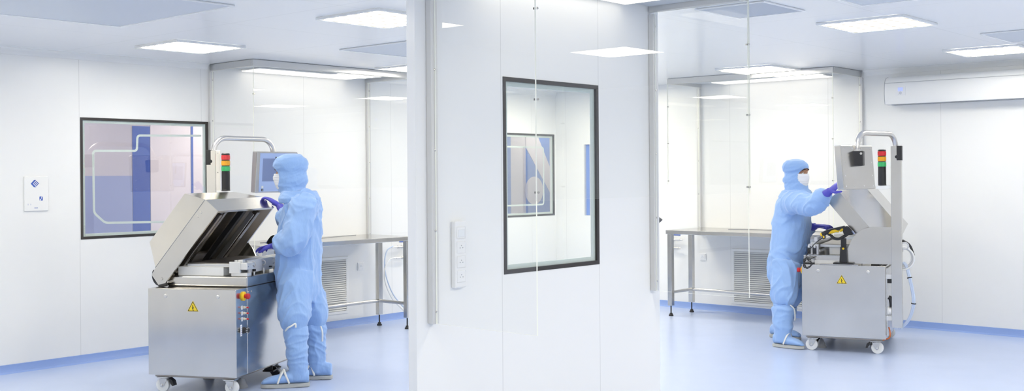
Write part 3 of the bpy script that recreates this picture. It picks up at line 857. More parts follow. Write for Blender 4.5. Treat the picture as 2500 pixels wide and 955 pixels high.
    F([v0[0], i0[0], i0[1], v0[1]]); F([v1[1], i1[1], i1[0], v1[0]]); F([v0[1], i0[1], i1[1], v1[1]]); F([v0[0], v1[0], i1[0], i0[0]])
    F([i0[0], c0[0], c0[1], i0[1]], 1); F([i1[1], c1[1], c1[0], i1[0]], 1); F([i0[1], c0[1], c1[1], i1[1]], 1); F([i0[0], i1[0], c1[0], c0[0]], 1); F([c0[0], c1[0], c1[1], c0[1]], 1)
    hood = obj('hood', bm, ['steel', 'steel_dark', 'steelv'], r)
    bm = B()
    for e_, n_ in ((.66, .11), (.62, .11)): lathe(bm, h(e_ - .05, n_ - .01, Y0), (0, -1, 0), [(0, .008), (.003, .006)], 10)
    lathe(bm, h(.02, .04, Y0), (0, -1, 0), [(0, .010), (.004, .008)], 12)
    split_obj('hood_bolt', bm, 'steel', hood)
    bm = B(); obox(bm, h((LH + .05) / 2, T1 + .002, Y0 - .001), E, Nn, yax, (LH - .05) / 2, .0015, .0015)
    obj('hood_seam', bm, 'grey', hood)
    for y, wd, n1, mt in ((.30, .03, .05, 'steel_dark'), (.40, .05, .10, 'black'), (.52, .035, .12, 'steel_dark'), (.72, .05, .08, 'black'), (.79, .008, .03, 'tube'), (.90, .05, .05, 'steel_dark')):
        bm = B(); obox(bm, h(.36, n1, y), E, yax, Nn, .27, wd / 2, .02, .003)
        obj('chamber_rail', bm, mt, hood)
    bm = B()
    for k in range(5):
        y = .25 + k * .028
        tube(bm, spline([h(.08, .05, y), h(.10, .10 + .01 * k, y + .02), h(.22, .11, y + .03), h(.30 + .02 * k, .14, y + .03)], 5), .008, 8)
    obj('air_tube', bm, 'hosew', hood, smooth='all')
    bm = B()
    for k in range(4):
        for j in range(2): ball(bm, h(.05 + .028 * k, .035 + .03 * j, .24 + .02 * k), .012, 1)
    split_obj('brass_fitting', bm, 'beige', hood)
    obj('inner_bracket', prism(B(), [h(.04, .03, .22), h(.12, .015, .50), h(.16, .03, .50), h(.10, .06, .22)], Nn * .006), 'steel', hood)
    bm = B(); cyl(bm, (.075, .13, .802), (.075, 1.03, .802), .012, 14); obj('hinge_rod', bm, 'steel', r)
    obj('gas_spring', tube(B(), [V((.02, .118, .772)), V((.085, .118, .786))], .012, 12), 'black', r)
    bm = B(); tube(bm, spline([V((.03, .14, .775)), V((-.02, .15, .79)), V((-.045, .15, .83)), V((-.04, .15, .88)), h(-.01, .10, .16)], 6), .012, 10)
    obj('hinge_cable', bm, 'black', r, smooth='all')
    # curved cover plate on the post side
    arcp = [(.372, .790), (.345, .845), (.315, .93), (.285, .995), (.245, 1.045), (.19, 1.085), (.125, 1.103), (-.045, 1.103), (-.045, .780), (.372, .780)]
    obj('side_cover', prism(B(), [(x, 1.075, z) for x, z in arcp], (0, .012, 0)), 'steelv', r)
    obj('side_cover', prism(B(), [(-.045, .60, .78), (-.045, 1.07, .78), (-.045, 1.07, 1.0), (-.045, .60, 1.0)], (.006, 0, 0)), 'steelv', r)
    # post, arm, monitor
    obj('post', box(B(), (-.137, 1.092, .242), (-.050, 1.168, 1.803), .003), 'steelv', r)
    for z in (.30, .66): obj('post_bracket', box(B(), (-.0495, 1.10, z), (-.0005, 1.15, z + .04), .002), 'lgrey', r)
    bm = box(B(), (-.141, 1.088, 1.682), (-.098, 1.172, 1.806), .002)
    obj('post_cover', bm, 'black', r)
    bm = B()
    for yy, dr in ((1.172, 1), (1.088, -1)):
        lathe(bm, (-.098, yy, 1.712), (0, dr, 0), [(0, .014), (.003, .013)], 16)
    split_obj('cover_hinge', bm, 'black', r)
    bm = B()
    for z in (1.785, 1.62, 1.0): lathe(bm, (-.05, 1.13, z), (1, 0, 0), [(0, .007), (.004, .005)], 10)
    split_obj('post_bolt', bm, 'steel', r)
    A0, A1 = V((-.088, 1.125, 0)), V((.159, 1.726, 0)); hd = (A1 - A0).normalized(); zc = 1.908; R_ = .125
    pts = [A0 + UP * 1.79, A0 + UP * (zc - R_)] + arc(A0 + hd * R_ + UP * (zc - R_), -hd, UP, R_, 0, PI / 2, 10)[1:] + arc(A1 - hd * R_ + UP * (zc - R_), UP, hd, R_, 0, PI / 2, 10) + [A1 + UP * 1.745]
    obj('support_arm', tube(B(), pts, .0225, 24), 'tube', r, smooth='all')
    obj('tilt_joint', box(B(), (.105, 1.672, 1.635), (.213, 1.78, 1.757), .006), 'black', r)
    bm = B(); lathe(bm, (.12, 1.782, 1.735), (0, 1, 0), [(0, .010), (.006, .009)], 12); lathe(bm, A1 + UP * 1.757, UP, [(0, .036), (.006, .036), (.012, .024)], 24)
    split_obj('joint_bolt', bm, 'tube', r)
    mu = V((.447, .894, 0)).normalized(); mn_ = V((.894, -.447, 0)).normalized(); tl = math.radians(5)
    nrm = (mn_ * math.cos(tl) - UP * math.sin(tl)); mv = (UP * math.cos(tl) + mn_ * math.sin(tl))
    mc = V((.205, 1.70, 1.618))
    hw, hh = .222, .180
    bm = B(); obox(bm, mc - nrm * .032, mu, mv, nrm, hw, hh, .032, .006)
    mon = obj('monitor', bm, 'steel', r)
    bm = B(); obox(bm, mc + nrm * .001 + mu * .012, mu, mv, nrm, hw - .024, hh - .012, .0012); obj('front_panel', bm, 'screen', mon)
    bm = B(); obox(bm, mc + nrm * .0028 - mu * .02 + mv * .022, mu, mv, nrm, .135, .100, .0008); obj('display', bm, 'display', mon)
    bm = B(); obox(bm, mc + nrm * .0028 - mu * .150 - mv * .128, mu, mv, nrm, .010, .010, .0008); obj('key_white', bm, 'label', mon)
    bm = B(); obox(bm, mc + nrm * .0028 - mu * .150 - mv * .154, mu, mv, nrm, .010, .010, .0008); obj('key_dark', bm, 'black', mon)
    bm = B(); obox(bm, mc + nrm * .0038 - mu * .150 - mv * .154, mu, mv, nrm, .004, .004, .0004); obj('key_mark', bm, 'label', mon)
    bm = B()
    for a in (-.19, -.06, .07, .19):
        for b in (-.155, .155): lathe(bm, mc - nrm * .064 + mu * a + mv * b, -nrm, [(0, .006), (.003, .005)], 10)
    for b in (-.07, .04):
        for a in (-.19, .19): lathe(bm, mc - nrm * .064 + mu * a + mv * b, -nrm, [(0, .006), (.003, .005)], 10)
    split_obj('monitor_screw', bm, 'tube', mon)
    # stack light
    sx, sy = .027, 1.118
    obj('lamp_bracket', box(B(), (-.0495, 1.095, 1.435), (.075, 1.145, 1.466), .003), 'whitepaint', r)
    sl = obj('stack_light', lathe(B(), (sx, sy, 1.466), UP, [(0, .036), (.006, .036), (.008, .034), (.158, .034), (.160, .031)], 24), 'black', r, smooth=True)
    for z, c in ((1.628, 'lensg'), (1.675, 'lensa'), (1.722, 'lensr')):
        bm = lathe(B(), (sx, sy, z), UP, [(0, .030), (.002, .0335), (.040, .0335), (.042, .030)], 24)
        for a in range(18):
            an = a * PI / 9; box(bm, (sx + .0335 * math.cos(an) - .0018, sy + .0335 * math.sin(an) - .0018, z + .004), (sx + .0335 * math.cos(an) + .0018, sy + .0335 * math.sin(an) + .0018, z + .038))
        obj('lens', bm, c, sl)
    bm = B()
    for z in (1.6245, 1.671, 1.718): lathe(bm, (sx, sy, z), UP, [(0, .0345), (.0035, .0345)], 24)
    lathe(bm, (sx, sy, 1.765), UP, [(0, .0345), (.006, .0345), (.012, .030)], 24)
    split_obj('lamp_collar', bm, 'black', sl)
    # rear connectors and hoses
    obj('rear_plate', box(B(), (-.012, .2, .17), (-.0005, 1.14, .75), .002), 'alu', r)
    bm = B(); box(bm, (-.046, 1.07, .62), (-.013, 1.13, .69), .003); tube(bm, spline([V((-.02, 1.12, .50)), V((-.035, 1.12, .49)), V((-.043, 1.12, .45)), V((-.044, 1.12, .415))], 5), .018, 12)
    split_obj('rear_plug', bm, 'black', r)
    bm = B(); lathe(bm, (-.0125, 1.11, .38), (-1, 0, 0), [(0, .038), (.008, .038), (.010, .034), (.032, .034)], 20)
    obj('rear_socket', bm, 'white', r)
    obj('rear_cable', tube(B(), spline([V((-.02, 1.12, .24)), V((-.03, 1.13, .20)), V((-.025, 1.13, .15)), V((.03, 1.12, .125))], 6), .006, 8), 'orange', r, smooth='all')
    base = [(-.137, 1.06, .80), (-.165, 1.07, .765), (-.190, 1.09, .67), (-.215, 1.10, .55), (-.222, 1.10, .45), (-.195, 1.09, .34), (-.145, 1.07, .26), (-.10, 1.06, .23)]
    for k in range(4):
        d = V((.012 * (k % 2) - .006, .013 * (k // 2) - .006, 0))
        obj('air_hose', tube(B(), spline([V(p) + d for p in base], 6), .0085, 8), 'hose', r, smooth='all')
    bm = B()
    for p, ax in ((base[2], (V(base[3]) - V(base[1]))), (base[4], (V(base[5]) - V(base[3])))): lathe(bm, V(p) - ax.normalized() * .005, ax, [(0, .021), (.009, .021)], 14)
    split_obj('cable_tie', bm, 'black', r)
    for k, (mt, rr) in enumerate((('hosew', .0085), ('lgrey', .007), ('hosew', .008))):
        c = V((-.130, 1.09 - .012 * k, .835 + .006 * k)); obj('coiled_hose', tube(B(), arc(c, (-1, 0, 0), UP, .098 - .010 * k, -PI / 2 - .2, PI / 2 + .2, 18), rr, 8), mt, r, smooth='all')
    obj('coiled_hose', tube(B(), spline([V((-.13, 1.06, .99)), V((-.19, 1.07, .95)), V((-.225, 1.07, .86))], 8), .010, 8), 'black', r, smooth='all')
    obj('coiled_hose', tube(B(), arc((-.155, 1.10, .945), (1, 0, 0), UP, .028, 0, 2 * PI, 18), .006, 8), 'lgrey', r, smooth='all')
    return r
def empty_part(name, parent):
    o = bpy.data.objects.new(name, None); col.objects.link(o); o.parent = parent; return o
LPOS, LANG = V((-7.3189, 4.2719, 0)), .4776
RANG = .2917
RO = V((-4.503, 9.0147, 0)) + V((math.cos(RANG), math.sin(RANG), 0)) * ML + V((-math.sin(RANG), math.cos(RANG), 0)) * MW
m1 = machine()
m2 = copytree(m1)
for mm, p, a, lb in ((m1, LPOS, LANG, 'left stainless steel packaging machine with raised hood showing its dark open chamber'), (m2, RO, RANG + PI, 'right stainless steel packaging machine with tall post in front and back of its monitor showing')):
    mm.location = p; mm.rotation_euler = (0, 0, a); tag(mm, lb, 'machine', 'packaging machines on casters')
def mloc(frame, x, y, z):
    p, a = frame; return p + V((x * math.cos(a) - y * math.sin(a), x * math.sin(a) + y * math.cos(a), z))
FL, FR = (LPOS, LANG), (RO, RANG + PI)

# ------------------------------------------------------------------ scanners on stands (local x towards the nose = machine rear)
def scanner_set():
    st = empty('scanner_stand', '', 'scanner stand')
    bm = box(B(), (-.085, -.05, 0), (.085, .05, .012), .004)
    for k in range(12): box(bm, (-.080 + k * .0138, -.0508, .001), (-.072 + k * .0138, .0508, .0125))
    obj('base_plate', bm, 'black', st)
    bm = B(); loft(bm, [[V((sx * a, sy * b, z)) for sx, sy in ((-1, -1), (1, -1), (1, 1), (-1, 1))] for z, a, b in ((.012, .033, .026), (.150, .026, .022))])
    obox(bm, (0, 0, .185), (1, 0, 0), (0, 1, 0), UP, .022, .017, .04, .003)
    obj('column', bm, 'black', st)
    bm = B()
    for yy in (-1, 1): lathe(bm, (0, yy * .021, .135), (0, yy, 0), [(0, .010), (.005, .009)], 14)
    split_obj('adjusting_knob', bm, 'yellow', st)
    sn = empty('barcode_scanner', '', 'barcode scanner')
    # outline in local x (nose +), z ; y is thickness
    def slab(bm, poly, w, bev=0): return prism(bm, [(x, -w / 2, z) for x, z in poly], (0, w, 0))
    bm = B()
    for ring in (0,):
        body = [(.030, .075), (.035, .100), (.050, .108), (.075, .104), (.100, .080), (.118, .055), (.124, .040), (.112, .030), (.080, .028), (.045, .030), (.030, .045)]
        slab(bm, body, .062)
    bmesh.ops.bevel(bm, geom=list(bm.edges), offset=.007, segments=2, affect='EDGES')
    obj('scan_head', bm, 'black', sn, smooth=True)
    bm = B()
    tube(bm, spline([V((-.150, 0, .030)), V((-.110, 0, .050)), V((-.06, 0, .068)), V((.0, 0, .082)), V((.045, 0, .092))], 5), spl1([.019, .020, .018, .018, .020], 5), 12)
    obj('handle', bm, 'black', sn, smooth='all')
    bm = B()
    tube(bm, spline([V((-.105, 0, .040)), V((-.075, 0, .020)), V((-.045, 0, -.004)), V((-.005, 0, -.006)), V((.03, 0, .012)), V((.065, 0, .034))], 5), spl1([.011, .012, .013, .013, .014, .014], 5), 10)
    obj('hand_guard', bm, 'black', sn, smooth='all')
    bm = B()
    tube(bm, spline([V((-.10, 0, .043)), V((-.07, 0, .056)), V((-.035, 0, .066)), V((-.005, 0, .060))], 5), spl1([.010, .017, .017, .010], 5), 12)
    tube(bm, spline([V((.0, 0, .064)), V((.025, 0, .078)), V((.045, 0, .062)), V((.055, 0, .040))], 5), spl1([.012, .017, .014, .007], 5), 12)
    for v in bm.verts: v.co.y *= 1.25
    obj('yellow_grip', bm, 'yellow', sn, smooth='all')
    bm = B(); lathe(bm, (-.150, 0, .030), (-.9, 0, -.35), [(0, .018), (.010, .018), (.016, .012)], 16); obox(bm, (-.135, 0, .008), (1, 0, 0), (0, 1, 0), UP, .006, .021, .010, .002)
    obj('yellow_cap', bm, 'yellow', sn)
    bm = obox(B(), (-.134, 0, .012), (1, 0, .2), (0, 1, 0), UP, .012, .018, .022, .004); obj('strap_lug', bm, 'black', sn)
    bm = obox(B(), (.116, 0, .052), (.8, 0, .6), (0, 1, 0), (-.6, 0, .8), .004, .026, .018, .001); obj('scan_window', bm, 'display', sn)
    return st, sn
st1, sn1 = scanner_set(); st2, sn2 = copytree(st1), copytree(sn1)
for st, sn, fr, x, y, la, lb in ((st1, sn1, FR, .355, 1.105, 'black scanner stand with yellow knob on top of the right machine cabinet', 'black and yellow barcode scanner resting on the stand on the right machine'),
                                 (st2, sn2, FL, .50, 1.105, 'black scanner stand behind the hood of the left machine, half hidden by the person', 'dark barcode scanner beyond the left machine, at the bent arm of the person')):
    p = mloc(fr, x, y, .7765 if fr is FR else .7685); a = fr[1] + PI
    for o, l, c in ((st, la, 'scanner stand'), (sn, lb, 'barcode scanner')):
        o.location = p + (V((-math.cos(a) * .032, -math.sin(a) * .032, .2262)) if o is sn else V((0, 0, 0))); o.rotation_euler = (0, 0, a); tag(o, l, c)
# steel tray and cable coil on the right machine
def inR(bm, loc):
    return bm
t = empty('steel_tray', 'small bent steel tray under the scanner stand on the right machine', 'tray', mloc(FR, .39, 1.10, .7685), FR[1])
obj('tray_plate', box(B(), (-.165, -.055, 0), (.165, .064, .0075), .002), 'steel', t)
t = empty('label_strip', 'long pale steel strip standing behind the scanner stand on the right machine', 'strip', mloc(FR, .37, 1.064, .7685), FR[1])
bm = box(B(), (-.24, 0, 0), (-.01, .004, .034), .001); box(bm, (.02, 0, 0), (.24, .004, .034), .001); box(bm, (-.24, -.003, 0), (.24, 0.004, .004))
obj('strip_plate', bm, 'aluw', t)
pts = [mloc(FR, .355 + .158, 1.105, .7685 + .242)]
for q in ((.56, 1.10, .985), (.62, 1.10, .93), (.675, 1.10, .85), (.68, 1.12, .80)): pts.append(mloc(FR, *q))
for k in range(22):
    a = k * 2 * PI / 9; rr = .042 + .010 * math.sin(k * 1.7); pts.append(mloc(FR, .655 + rr * .8 * math.cos(a), 1.172 + .002 * (k % 4), .785 + rr * math.sin(a) - .004 * (k % 5)))
for q in ((.60, 1.06, .83), (.50, 1.052, .812), (.42, 1.052, .800), (.34, 1.052, .80), (.25, 1.055, .775), (.20, 1.07, .776)): pts.append(mloc(FR, *q))
tag(obj('scanner_cable', tube(B(), spline(pts, 5), .0035, 6), 'rubber', smooth='all'), 'thin dark coiled cable running from the scanner on the right machine', 'cable')

# ------------------------------------------------------------------ people
def fbm(p, sx=1, sy=1, sz=1):
    return noise.noise(V((p.x * sx, p.y * sy, p.z * sz)))
def cloth(seed, amp=.010, fx=9., fz=4.5):
    sd = V((seed * 7.3, seed * 3.1, seed * 5.7))
    def f(p):
        q = p + sd
        w = .08 * noise.noise(q * 4)
        r1 = 1 - abs(noise.noise(V((q.x * fx + w * 20, q.y * fx, q.z * fz + w * 12)))) * 2
        r2 = 1 - abs(noise.noise(V((q.x * fx * .5 + 3, q.y * fx * .5, q.z * fz * 2.2 + w * 30)))) * 2
        r3 = noise.noise(q * 26)
        return amp * (.6 * r1 * abs(r1) + .55 * r2 * abs(r2) + .12 * r3 - .25)
    return f
def limb(bm, pts, rs, n=6, seg=18):
    return tube(bm, spline(pts, n), spl1(rs, n), seg)
def torso(bm, rows, fwd, n=28):
    """rows: (centre, half depth along fwd, half width)"""
    side = UP.cross(fwd)
    k = 4
    cs = spline([r[0] for r in rows], k); a = spl1([r[1] for r in rows], k); b = spl1([r[2] for r in rows], k)
    return loft(bm, [ering(c, fwd, side, x, y, n, .9) for c, x, y in zip(cs, a, b)])
def hand(bm, wrist, dirv, palm, curl, thumb_side, size=1., spread=.18):
    """palm plus five separate fingers; palm = direction the palm faces; thumb_side = +1/-1"""
    d = V(dirv).normalized(); pn = V(palm); pn = (pn - d * pn.dot(d)).normalized(); s = d.cross(pn).normalized() * thumb_side
    w = V(wrist); S_ = size
    loft(bm, [ering(w + d * (t * S_) + pn * (o * S_), s, pn, a * S_, b * S_, 16) for t, a, b, o in ((-.03, .030, .024, 0), (.0, .029, .022, 0), (.03, .038, .019, .0), (.065, .044, .017, .002), (.092, .043, .014, .004), (.100, .038, .009, .004))])
    for off, ln, cv, sp in ((.031, .070, .9, 1.), (.010, .080, 1., .3), (-.011, .074, 1.05, -.35), (-.031, .058, 1.15, -1.)):
        b = w + d * (.088 * S_) + s * (off * S_) + pn * .003
        dd = (d + s * (spread * sp)).normalized(); ang = curl * cv * .35; p = [b - dd * .02, b]
        for seg_, f in ((.46, 1), (.30, 1.25), (.24, .9)):
            v = dd * math.cos(ang) + pn * math.sin(ang); b = b + v * (ln * seg_ * S_); p.append(b); ang += curl * cv * .55 * f
        tube(bm, spline(p, 3), spl1([.0105 * S_, .0105 * S_, .0098 * S_, .0088 * S_, .0070 * S_], 3), 10)
        ball(bm, p[-1], .0070 * S_, 1)
    b = w + d * (.022 * S_) + s * (.026 * S_) + pn * .004
    t1 = (d * .62 + s * .70 + pn * .35).normalized(); t2 = (d * .9 + s * .25 + pn * .4).normalized()
    p = [b - t1 * .012, b + t1 * (.030 * S_), b + t1 * (.030 * S_) + t2 * (.030 * S_), b + t1 * (.032 * S_) + t2 * (.055 * S_)]
    tube(bm, spline(p, 3), spl1([.016 * S_, .0135 * S_, .0112 * S_, .0085 * S_], 3), 10); ball(bm, p[-1], .0085 * S_, 1)
def head_mesh(bm, c, f, up):
    """skull, jaw, nose, brow, ears; c = head centre, f = where the face looks"""
    f = V(f).normalized(); up = V(up); up = (up - f * up.dot(f)).normalized(); s = up.cross(f)
    def q(a, b, z): return c + f * a + s * b + up * z
    rows = [(-.118, .020, .030, .035), (-.105, .045, .040, .035), (-.085, .058, .050, .030), (-.055, .072, .060, .020), (-.02, .082, .068, .010), (.02, .090, .074, .002), (.055, .092, .076, -.002), (.085, .082, .068, -.006), (.108, .055, .048, -.008), (.120, .018, .016, -.008)]
    loft(bm, [ering(q(o, 0, z), f, s, a, b, 24) for z, a, b, o in rows])
    tube(bm, [q(.088, 0, .018), q(.097, 0, -.005), q(.112, 0, -.028), q(.092, 0, -.036)], [.008, .010, .013, .009], 10)          # nose
    for k in (-1, 1):
        tube(bm, [q(.080, k * .048, .030), q(.092, k * .032, .036), q(.096, k * .012, .030)], [.008, .010, .008], 8)              # brow ridge
        ball(bm, q(.078, k * .034, -.025), (.018, .018, .018), 2)                                                               # cheek
        tube(bm, [q(-.005, k * .072, -.03), q(-.012, k * .080, -.005), q(-.012, k * .080, .022), q(.002, k * .076, .026)], [.007, .007, .007, .005], 8)
    tube(bm, [q(.068, -.022, -.066), q(.082, 0, -.066), q(.068, .022, -.066)], .008, 8)                                           # lips
    tube(bm, [q(.066, -.020, -.076), q(.080, 0, -.077), q(.066, .020, -.076)], .008, 8)
    ball(bm, q(.066, 0, -.100), (.02, .02, .016), 2)
    return q
def boot(root, name_i, knee, ankle, heel, toe, rt, rm, ra, seed, strap_out, tie=None):
    """overboot: shaft from below the knee, foot and sole; heel/toe on the floor"""
    heel, toe = V(heel), V(toe); heel.z = toe.z = 0
    d = (toe - heel); Lf = d.length; d.normalize(); s = UP.cross(d)
    bm = B()
    limb(bm, [knee + (knee - ankle) * .07, knee, knee + (ankle - knee) * .10, knee + (ankle - knee) * .45, knee + (ankle - knee) * .8, ankle, V((ankle.x, ankle.y, .05))], [rt * 1.0, rt * .86, rt * 1.04, rm, ra * 1.12, ra, ra * .92], 6, 22)
    prof = [(.02, .045, .036, .075), (.10, .050, .043, .095), (.25, .052, .047, .105), (.42, .046, .048, .094), (.60, .036, .050, .074), (.80, .028, .047, .056), (.94, .018, .034, .038), (.995, .008, .014, .020)]
    loft(bm, [ering(heel + d * (Lf * t) + UP * (.028 + h_), s, UP, w_ * 1.06, h_, 20) for t, h_, w_, _ in prof])
    me = remesh(bm, .007, 3, lambda p: min(1, max(.3, (p.z - .08) / .10)) * cl(p)) if (cl := cloth(seed, .013, 8, 8)) else None
    b = obj('boot', me, 'suit', root, smooth='all')
    # sole
    out = []
    for t, w_ in ((0, .030), (.03, .040), (.12, .047), (.3, .046), (.5, .046), (.7, .052), (.85, .048), (.95, .034), (1.0, .014)): out.append((t, w_))
    polyL = [heel + d * (Lf * t) + s * w_ for t, w_ in out]; polyR = [heel + d * (Lf * t) - s * w_ for t, w_ in out][::-1]
    bm = prism(B(), [p + UP * .003 for p in polyL + polyR], UP * .027)
    bmesh.ops.bevel(bm, geom=list(bm.edges), offset=.004, segments=2, affect='EDGES')
    obj('sole', bm, 'sole', b, smooth=True)
    # instep straps
    tp = heel + d * (Lf * .52) + UP * .135
    for k in (-1, 1):
        pts = [tp + s * (k * .006), heel + d * (Lf * .50) + s * (k * .045) + UP * .105, heel + d * (Lf * .42) + s * (k * .060) + UP * .035]
        obj('strap', ribbon(B(), spline(pts, 6), .016, s * k * .8 + UP * .6, .003), 'strap', b, smooth='all')
        if strap_out == 2:
            pts = [tp + s * (k * .006), heel + d * (Lf * .59) + s * (k * .048) + UP * .098, heel + d * (Lf * .66) + s * (k * .060) + UP * .036]
            obj('strap', ribbon(B(), spline(pts, 6), .016, s * k * .8 + UP * .6, .003), 'strap', b, smooth='all')
    if tie:
        obj('tie', tube(B(), spline(tie, 6), .007, 8), 'strap', b, smooth='all')
    return b
def person(label, J, fwd, seed, look, cap):
    """J: joints in world space"""
    base = (J['heelL'] + J['heelR']) / 2; base = V((base.x, base.y, 0))
    root = empty('person', label, 'person', base)
    inv = Matrix.Translation(-base)
    fwd = V(fwd).normalized(); side = UP.cross(fwd)          # side = person's left
    made = []
    def put(name, me, mat, parent, smooth='all'):
        o = obj(name, me, mat, parent, smooth); made.append(o); return o
    hc = J['head']
    # skin body, one continuous surface
    bm = B(); q = head_mesh(bm, hc, look, UP)
    nb = J['neck']
    limb(bm, [hc + UP * -.06 - V(look) * .015, (hc + nb) / 2 - UP * .03, nb - UP * .02], [.056, .056, .066], 4)
    torso(bm, [(nb - UP * .01, .07, .09), (J['chest'] + UP * .10, .10, .17), (J['chest'], .11, .17), (J['belly'], .10, .15), (J['hips'], .11, .17), (J['hips'] - UP * .10, .09, .15)], fwd)
    for k in 'LR':
        limb(bm, [J['sh' + k], J['el' + k], J['wr' + k], J['wr' + k] + (J['fi' + k] - J['wr' + k]) * .5], [.050, .040, .022, .018])
        limb(bm, [J['hip' + k], J['kn' + k], J['an' + k], V((J['an' + k].x, J['an' + k].y, .06))], [.078, .050, .036, .034])
        h_, t_ = J['heel' + k], J['toe' + k]
        limb(bm, [h_ + (t_ - h_) * .15 + UP * .07, h_ + (t_ - h_) * .5 + UP * .065, h_ + (t_ - h_) * .85 + UP * .050], [.032, .032, .02])
    body = put('body', remesh(bm, .006, 2), 'skin', root)
    # eyes and brows
    s2 = UP.cross(V(look).normalized())
    for k in (-1, 1):
        e = obj('eye', ball(B(), q(.073, k * .031, .008), .0135, 3), 'eye', body, smooth='all')
        obj('iris', ball(B(), q(.0815, k * .031, .008), (.0062, .0062, .0062), 2), 'iris', e, smooth='all')
        obj('eyelid', tube(B(), [q(.077, k * .046, .011), q(.0865, k * .036, .0185), q(.0875, k * .026, .0185), q(.083, k * .017, .011)], .0042, 8), 'skin', body, smooth='all')
        obj('eyebrow', tube(B(), [q(.080, k * .052, .031), q(.098, k * .036, .042), q(.103, k * .014, .037)], [.003, .005, .004], 8), 'hair', body, smooth='all')
    # coverall
    bm = B()
    torso(bm, J['rows'], fwd)
    for k in 'LR':
        limb(bm, [J['sh' + k] - fwd * .0 + (J['chest'] - J['sh' + k]) * .25, J['sh' + k], (J['sh' + k] + J['el' + k]) / 2, J['el' + k], (J['el' + k] + J['wr' + k]) / 2, J['wr' + k] - (J['wr' + k] - J['el' + k]).normalized() * .035], J['sleeve' + k], 6, 22)
        limb(bm, [J['hip' + k], (J['hip' + k] + J['kn' + k]) / 2, J['kn' + k], J['kn' + k] * .75 + J['an' + k] * .25], [.130, .124, .116, .078], 6, 22)
    for (c_, r_) in J.get('bulges', []): ball(bm, c_, r_, 3)
    put('coverall', remesh(bm, .0085, 4, cloth(seed, .021, 9.5, 2.2)), 'suit', root)
    # hood: cap + back and neck cover with a face opening
    f = V(look).normalized()
    bm = B()
    prof = cap
    rings = []
    for z, a, b, o in prof: rings.append(ering(hc + UP * z + f * o, f, s2, a, b, 40))
    loft(bm, rings)
    lo = J['neck']
    loft(bm, [ering(hc + UP * -.09 - f * .012, f, s2, .105, .098, 28), ering((hc + UP * -.14) * .6 + lo * .4 , fwd, side, .108, .110, 28), ering(lo + UP * .005, fwd, side, .125, .150, 28), ering(lo - UP * .05, fwd, side, .150, .205, 28), ering(lo - UP * .085, fwd, side, .14, .20, 28)])
    me = remesh(bm, .007, 3, cloth(seed + 4, .007, 12, 12))
    b2 = bmesh.new(); b2.from_mesh(me); bpy.data.meshes.remove(me)
    kill = []
    for fc in b2.faces:
        r_ = fc.calc_center_median() - hc
        a_, s_, z_ = r_.dot(f), r_.dot(s2), r_.dot(UP)
        if a_ > .02 and -.100 < z_ < .052 and (s_ / .075) ** 2 + ((z_ + .028) / .088) ** 2 < 1: kill.append(fc)
    bmesh.ops.delete(b2, geom=kill, context='FACES')
    for _ in range(14):                       # even rim around the face
        mv_ = {}
        for v in b2.verts:
            nbv = [e.other_vert(v).co for e in v.link_edges if e.is_boundary]
            if len(nbv) == 2: mv_[v] = v.co * .5 + (nbv[0] + nbv[1]) * .25
        for v, c_ in mv_.items(): v.co = c_
    me = bpy.data.meshes.new('hood'); b2.to_mesh(me); b2.free()
    ho = put('hood', me, 'suitd', root)
    ho.data.materials[0] = M['suitd']
    md = ho.modifiers.new('thick', 'SOLIDIFY'); md.thickness = .004; md.offset = -1
    # mask: pleated shell over nose, cheeks and chin
    bm = B(); n1, n2 = 26, 18; grid = []
    for j in range(n2 + 1):
        z = .002 - .118 * j / n2; row = []
        for i in range(n1 + 1):
            th = (-1.15 + 2.3 * i / n1); cz = (z + .055) / .06
            ra = .102 + .016 * math.exp(-((z + .032) / .035) ** 2) * math.exp(-(th / .35) ** 2) - .030 * max(0, cz * -1 - .35) ** 1.5
            rb = .079 - .014 * max(0, -cz - .2)
            pl = .0016 * math.sin(j * 2.1)
            row.append(bm.verts.new(q((ra + pl) * math.cos(th) + .004, (rb + pl) * math.sin(th), z)))
        grid.append(row)
    for j in range(n2):
        for i in range(n1): bm.faces.new((grid[j][i], grid[j][i + 1], grid[j + 1][i + 1], grid[j + 1][i]))
    mk = put('face_mask', bm, 'mask', root)
    md = mk.modifiers.new('thick', 'SOLIDIFY'); md.thickness = .003; md.offset = 0
    # gloves
    for k, ts in (('L', 1), ('R', -1)):
        bm = B(); dv = J['fi' + k] - J['wr' + k]; w_ = J['wr' + k]
        fo = (J['wr' + k] - J['el' + k]).normalized()
        limb(bm, [w_ - fo * .13, w_ - fo * .075, w_ - fo * .03, w_ + dv.normalized() * .015], [.044, .043, .037, .031], 4)
        hand(bm, w_ + dv.normalized() * .02, dv, J['palm' + k], J['curl' + k], J.get('thumb' + k, ts), 1.04)
        put('glove', remesh(bm, .0038, 2), 'glove', root)
    # boots
    for i, k in enumerate('LR'):
        boot_o = boot(root, i, J['bt' + k], J['an' + k], J['heel' + k], J['toe' + k], *J['bootr'], seed + 9 + i, J.get('vee', 1), J.get('tie' + k))
    for o in root.children_recursive:
        if o.type == 'MESH' and not o.get('moved'):
            o.data.transform(inv); o['moved'] = 1
    for o in root.children_recursive:
        if 'moved' in o: del o['moved']
    return root

